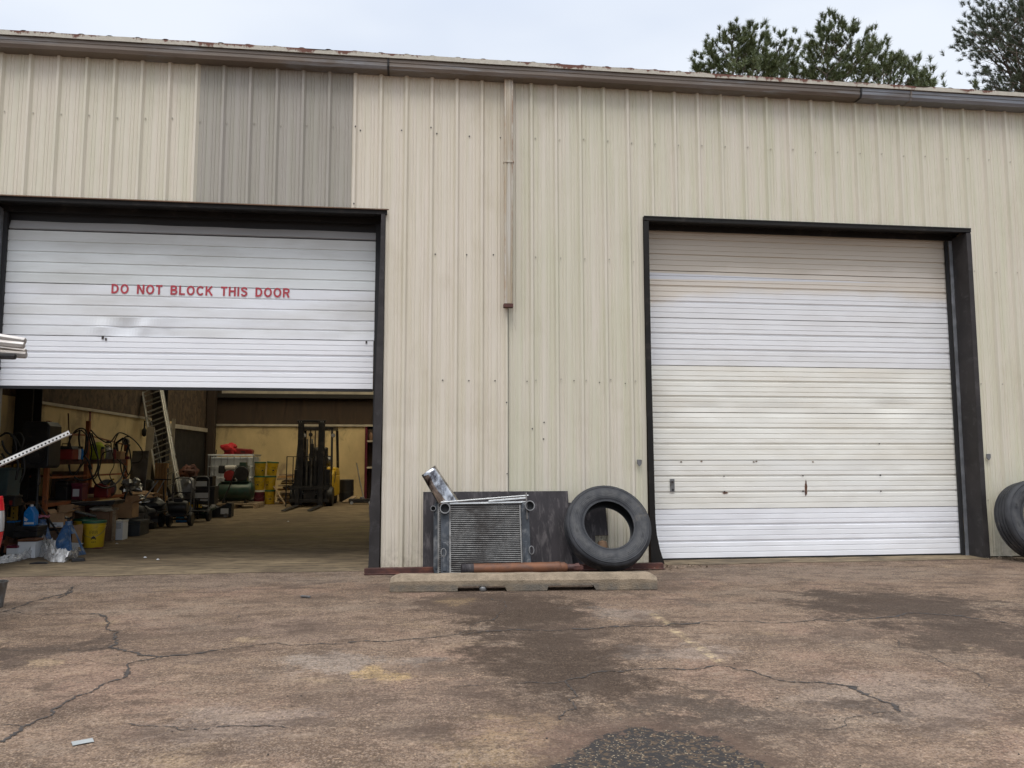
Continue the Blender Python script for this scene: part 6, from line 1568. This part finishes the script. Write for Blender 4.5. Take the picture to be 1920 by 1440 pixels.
MB().box(-.2, .2, .051, .07, .0, .06).build('kick_bar', M['black_m'], t)
crumple('black_sack', 'black bin bag slumped between the grey tote and the flatbed cart', 'sack', (atx(264, 5.0), 5.1, .22), .26, .2, .2, M['black'], 51, .3)
crumple('rag_pile', 'heap of pale rags lying on the black tray', 'rags', (atx(196, 3.45), 3.45, .50), .14, .1, .045, M['strip'], 53, .4)
crumple('rag_pile', 'small brown paper heap lying on the left part of the black tray', 'rags', (atx(128, 3.2), 3.2, .50), .16, .1, .04, M['card'], 55, .4)
crumple('engine_part', 'oily dark engine casting on the floor behind the white cartons', 'engine part', (atx(214, 4.6), 4.75, .25), .24, .18, .24, M['black_m'], 57, .35)
crumple('engine_part', 'dark machine lump on the floor left of the wooden pallet', 'engine part', (atx(283, 7.2), 7.3, .38), .32, .22, .38, M['black_m'], 59, .35)
t = thing('tool_stand', 'dark welding stand with crossed bars before the wooden pallet', 'stand', Vector((atx(300, 6.2), 6.2, .31)))
MB().bar((-.20,0,.0), (.08,0,.55), .02).build('bar', M['alu'], t); MB().bar((-.12,0,.56), (.20,0,.55), .022).build('bar', M['black_m'], t); MB().bar((.06,0,.50), (.10,0,.0), .02).build('bar', M['black_m'], t)
for i, (px, Y, hh, lab) in enumerate(((404, 13.9, 1.5, 'dark broom handle leaning in the back corner by the column'), (398, 13.6, 1.2, 'shorter dark rod leaning in the back corner'))):
    m = MB(); m.tube([(0,0,0.01),(.05,.3,hh)], .014, 8); o = m.build('metal_pole', M['black_m']); o.location = (atx(px, Y)-.1, Y-.1, 0); tag(o, lab, 'pole')
crumple('red_valve', 'small red and grey valve gear standing by the dark recess', 'valve', (atx(352, 10.5), 10.5, .92), .18, .14, .16, M['rust_d'], 61, .5)
t = thing('drill_press', 'dark upright machine post below the red valve in the side recess', 'machine', Vector((atx(352, 10.5), 10.55, .004))); MB().lathe([(.2,0),(.2,.04),(.06,.06),(.05,.74)], n=18).build('column', M['black_m'], t, smooth=40); MB().box(-.16, .16, -.12, .12, .742, .78).build('table', M['grey_m'], t, bevel=.005)
for k in range(9):
    px, Y = [(12,2.0),(100,3.0),(122,3.3),(196,4.0),(262,5.6),(60,2.5),(232,5.9),(350,8.2),(396,9.3)][k]
    lab = ['orange rag under the teal bin','tan carton scrap behind the left axle stand','grey cloth lump under the left end of the rack','dark cloth lump behind the white cartons','dark cloth lump behind the vacuum','dark cloth lump at the foot of the speaker stand','pale cloth lump under the foil','dark lump of chain behind the near hand truck','dark lump of chain beside the floor jack'][k]
    crumple('cloth_heap', lab, 'cloth heap', (atx(px, Y), Y, .12), .2, .15, .13, M[['rust','card','grey_m','black','insul_d','black','strip','black_m','black_m'][k]], 70+k, .4)
# ================================================================== CAMERA, SKY, SUN
cd = bpy.data.cameras.new('camera'); co = bpy.data.objects.new('camera', cd); COL.objects.link(co)
cd.sensor_width = 36; cd.sensor_fit = 'HORIZONTAL'; cd.lens = F*36/1920; cd.clip_start = .05; cd.clip_end = 2000
mm = Matrix((( r2.x, u2.x, -fw.x, CAM.x), (r2.y, u2.y, -fw.y, CAM.y), (r2.z, u2.z, -fw.z, CAM.z), (0,0,0,1)))
co.matrix_world = mm; S.camera = co
W_ = bpy.data.worlds.new('World'); S.world = W_; W_.use_nodes = True
nt = W_.node_tree; bg = nt.nodes['Background']
sky = nt.nodes.new('ShaderNodeTexSky'); sky.sky_type = 'NISHITA'; sky.sun_disc = False
SUN_EL, SUN_AZ = R(64), R(200)          # azimuth measured clockwise from +Y
sky.sun_elevation = SUN_EL; sky.sun_rotation = SUN_AZ; sky.dust_density = 3; sky.air_density = 1.2
tc = nt.nodes.new('ShaderNodeTexCoord'); no = nt.nodes.new('ShaderNodeTexNoise'); mp = nt.nodes.new('ShaderNodeMapping')
nt.links.new(tc.outputs['Generated'], mp.inputs[0]); mp.inputs['Scale'].default_value = (1, 1, 2.6); nt.links.new(mp.outputs[0], no.inputs[0])
no.inputs['Scale'].default_value = 1.5; no.inputs['Detail'].default_value = 4; no.inputs['Roughness'].default_value = .5
sp = nt.nodes.new('ShaderNodeSeparateXYZ'); nt.links.new(tc.outputs['Generated'], sp.inputs[0])
def MR(v, a, b, c, d):
    x = nt.nodes.new('ShaderNodeMapRange'); x.interpolation_type = 'SMOOTHSTEP'
    nt.links.new(v, x.inputs[0])
    for i, q in enumerate((a, b, c, d)): x.inputs[i+1].default_value = q
    return x.outputs[0]
cl = nt.nodes.new('ShaderNodeMix'); cl.data_type = 'RGBA'
nt.links.new(MR(no.outputs[0], .40, .62, 0, 1), cl.inputs['Factor'])
cl.inputs[6].default_value = (5.75, 6.3, 7.3, 1); cl.inputs[7].default_value = (6.9, 7.3, 7.9, 1)
# overcast: brighter overhead than near the horizon
sc_ = nt.nodes.new('ShaderNodeMix'); sc_.data_type = 'RGBA'; sc_.blend_type = 'MULTIPLY'; sc_.inputs['Factor'].default_value = 1
nt.links.new(cl.outputs[2], sc_.inputs[6]); 
cb = nt.nodes.new('ShaderNodeCombineColor'); zz = MR(sp.outputs[2], 0.5, .95, 1.0, 3.2)
for i in range(3): nt.links.new(zz, cb.inputs[i])
nt.links.new(cb.outputs[0], sc_.inputs[7])
mx = nt.nodes.new('ShaderNodeMix'); mx.data_type = 'RGBA'; mx.inputs['Factor'].default_value = .88
nt.links.new(sky.outputs[0], mx.inputs[6]); nt.links.new(sc_.outputs[2], mx.inputs[7]); nt.links.new(mx.outputs[2], bg.inputs[0])
bg.inputs[1].default_value = .12
sl = bpy.data.lights.new('sun', 'SUN'); so_ = bpy.data.objects.new('sun', sl); COL.objects.link(so_)
sl.energy = 1.5; sl.angle = R(30); sl.color = (1, .95, .88)
dv = Vector((math.sin(SUN_AZ)*math.cos(SUN_EL), math.cos(SUN_AZ)*math.cos(SUN_EL), math.sin(SUN_EL)))
so_.rotation_euler = (-dv).to_track_quat('-Z', 'Y').to_euler(); so_.location = (0, -20, 30)
S.view_settings.view_transform = 'Standard'; S.view_settings.look = 'None'; S.view_settings.gamma = 1
S.view_settings.exposure = 0.2
S.render.engine = 'CYCLES'; S.cycles.max_bounces = 8; S.cycles.diffuse_bounces = 5; S.cycles.transparent_max_bounces = 8
S.render.resolution_x = 1024; S.render.resolution_y = 768
# whatever lacks children-transform updates
bpy.context.view_layer.update()
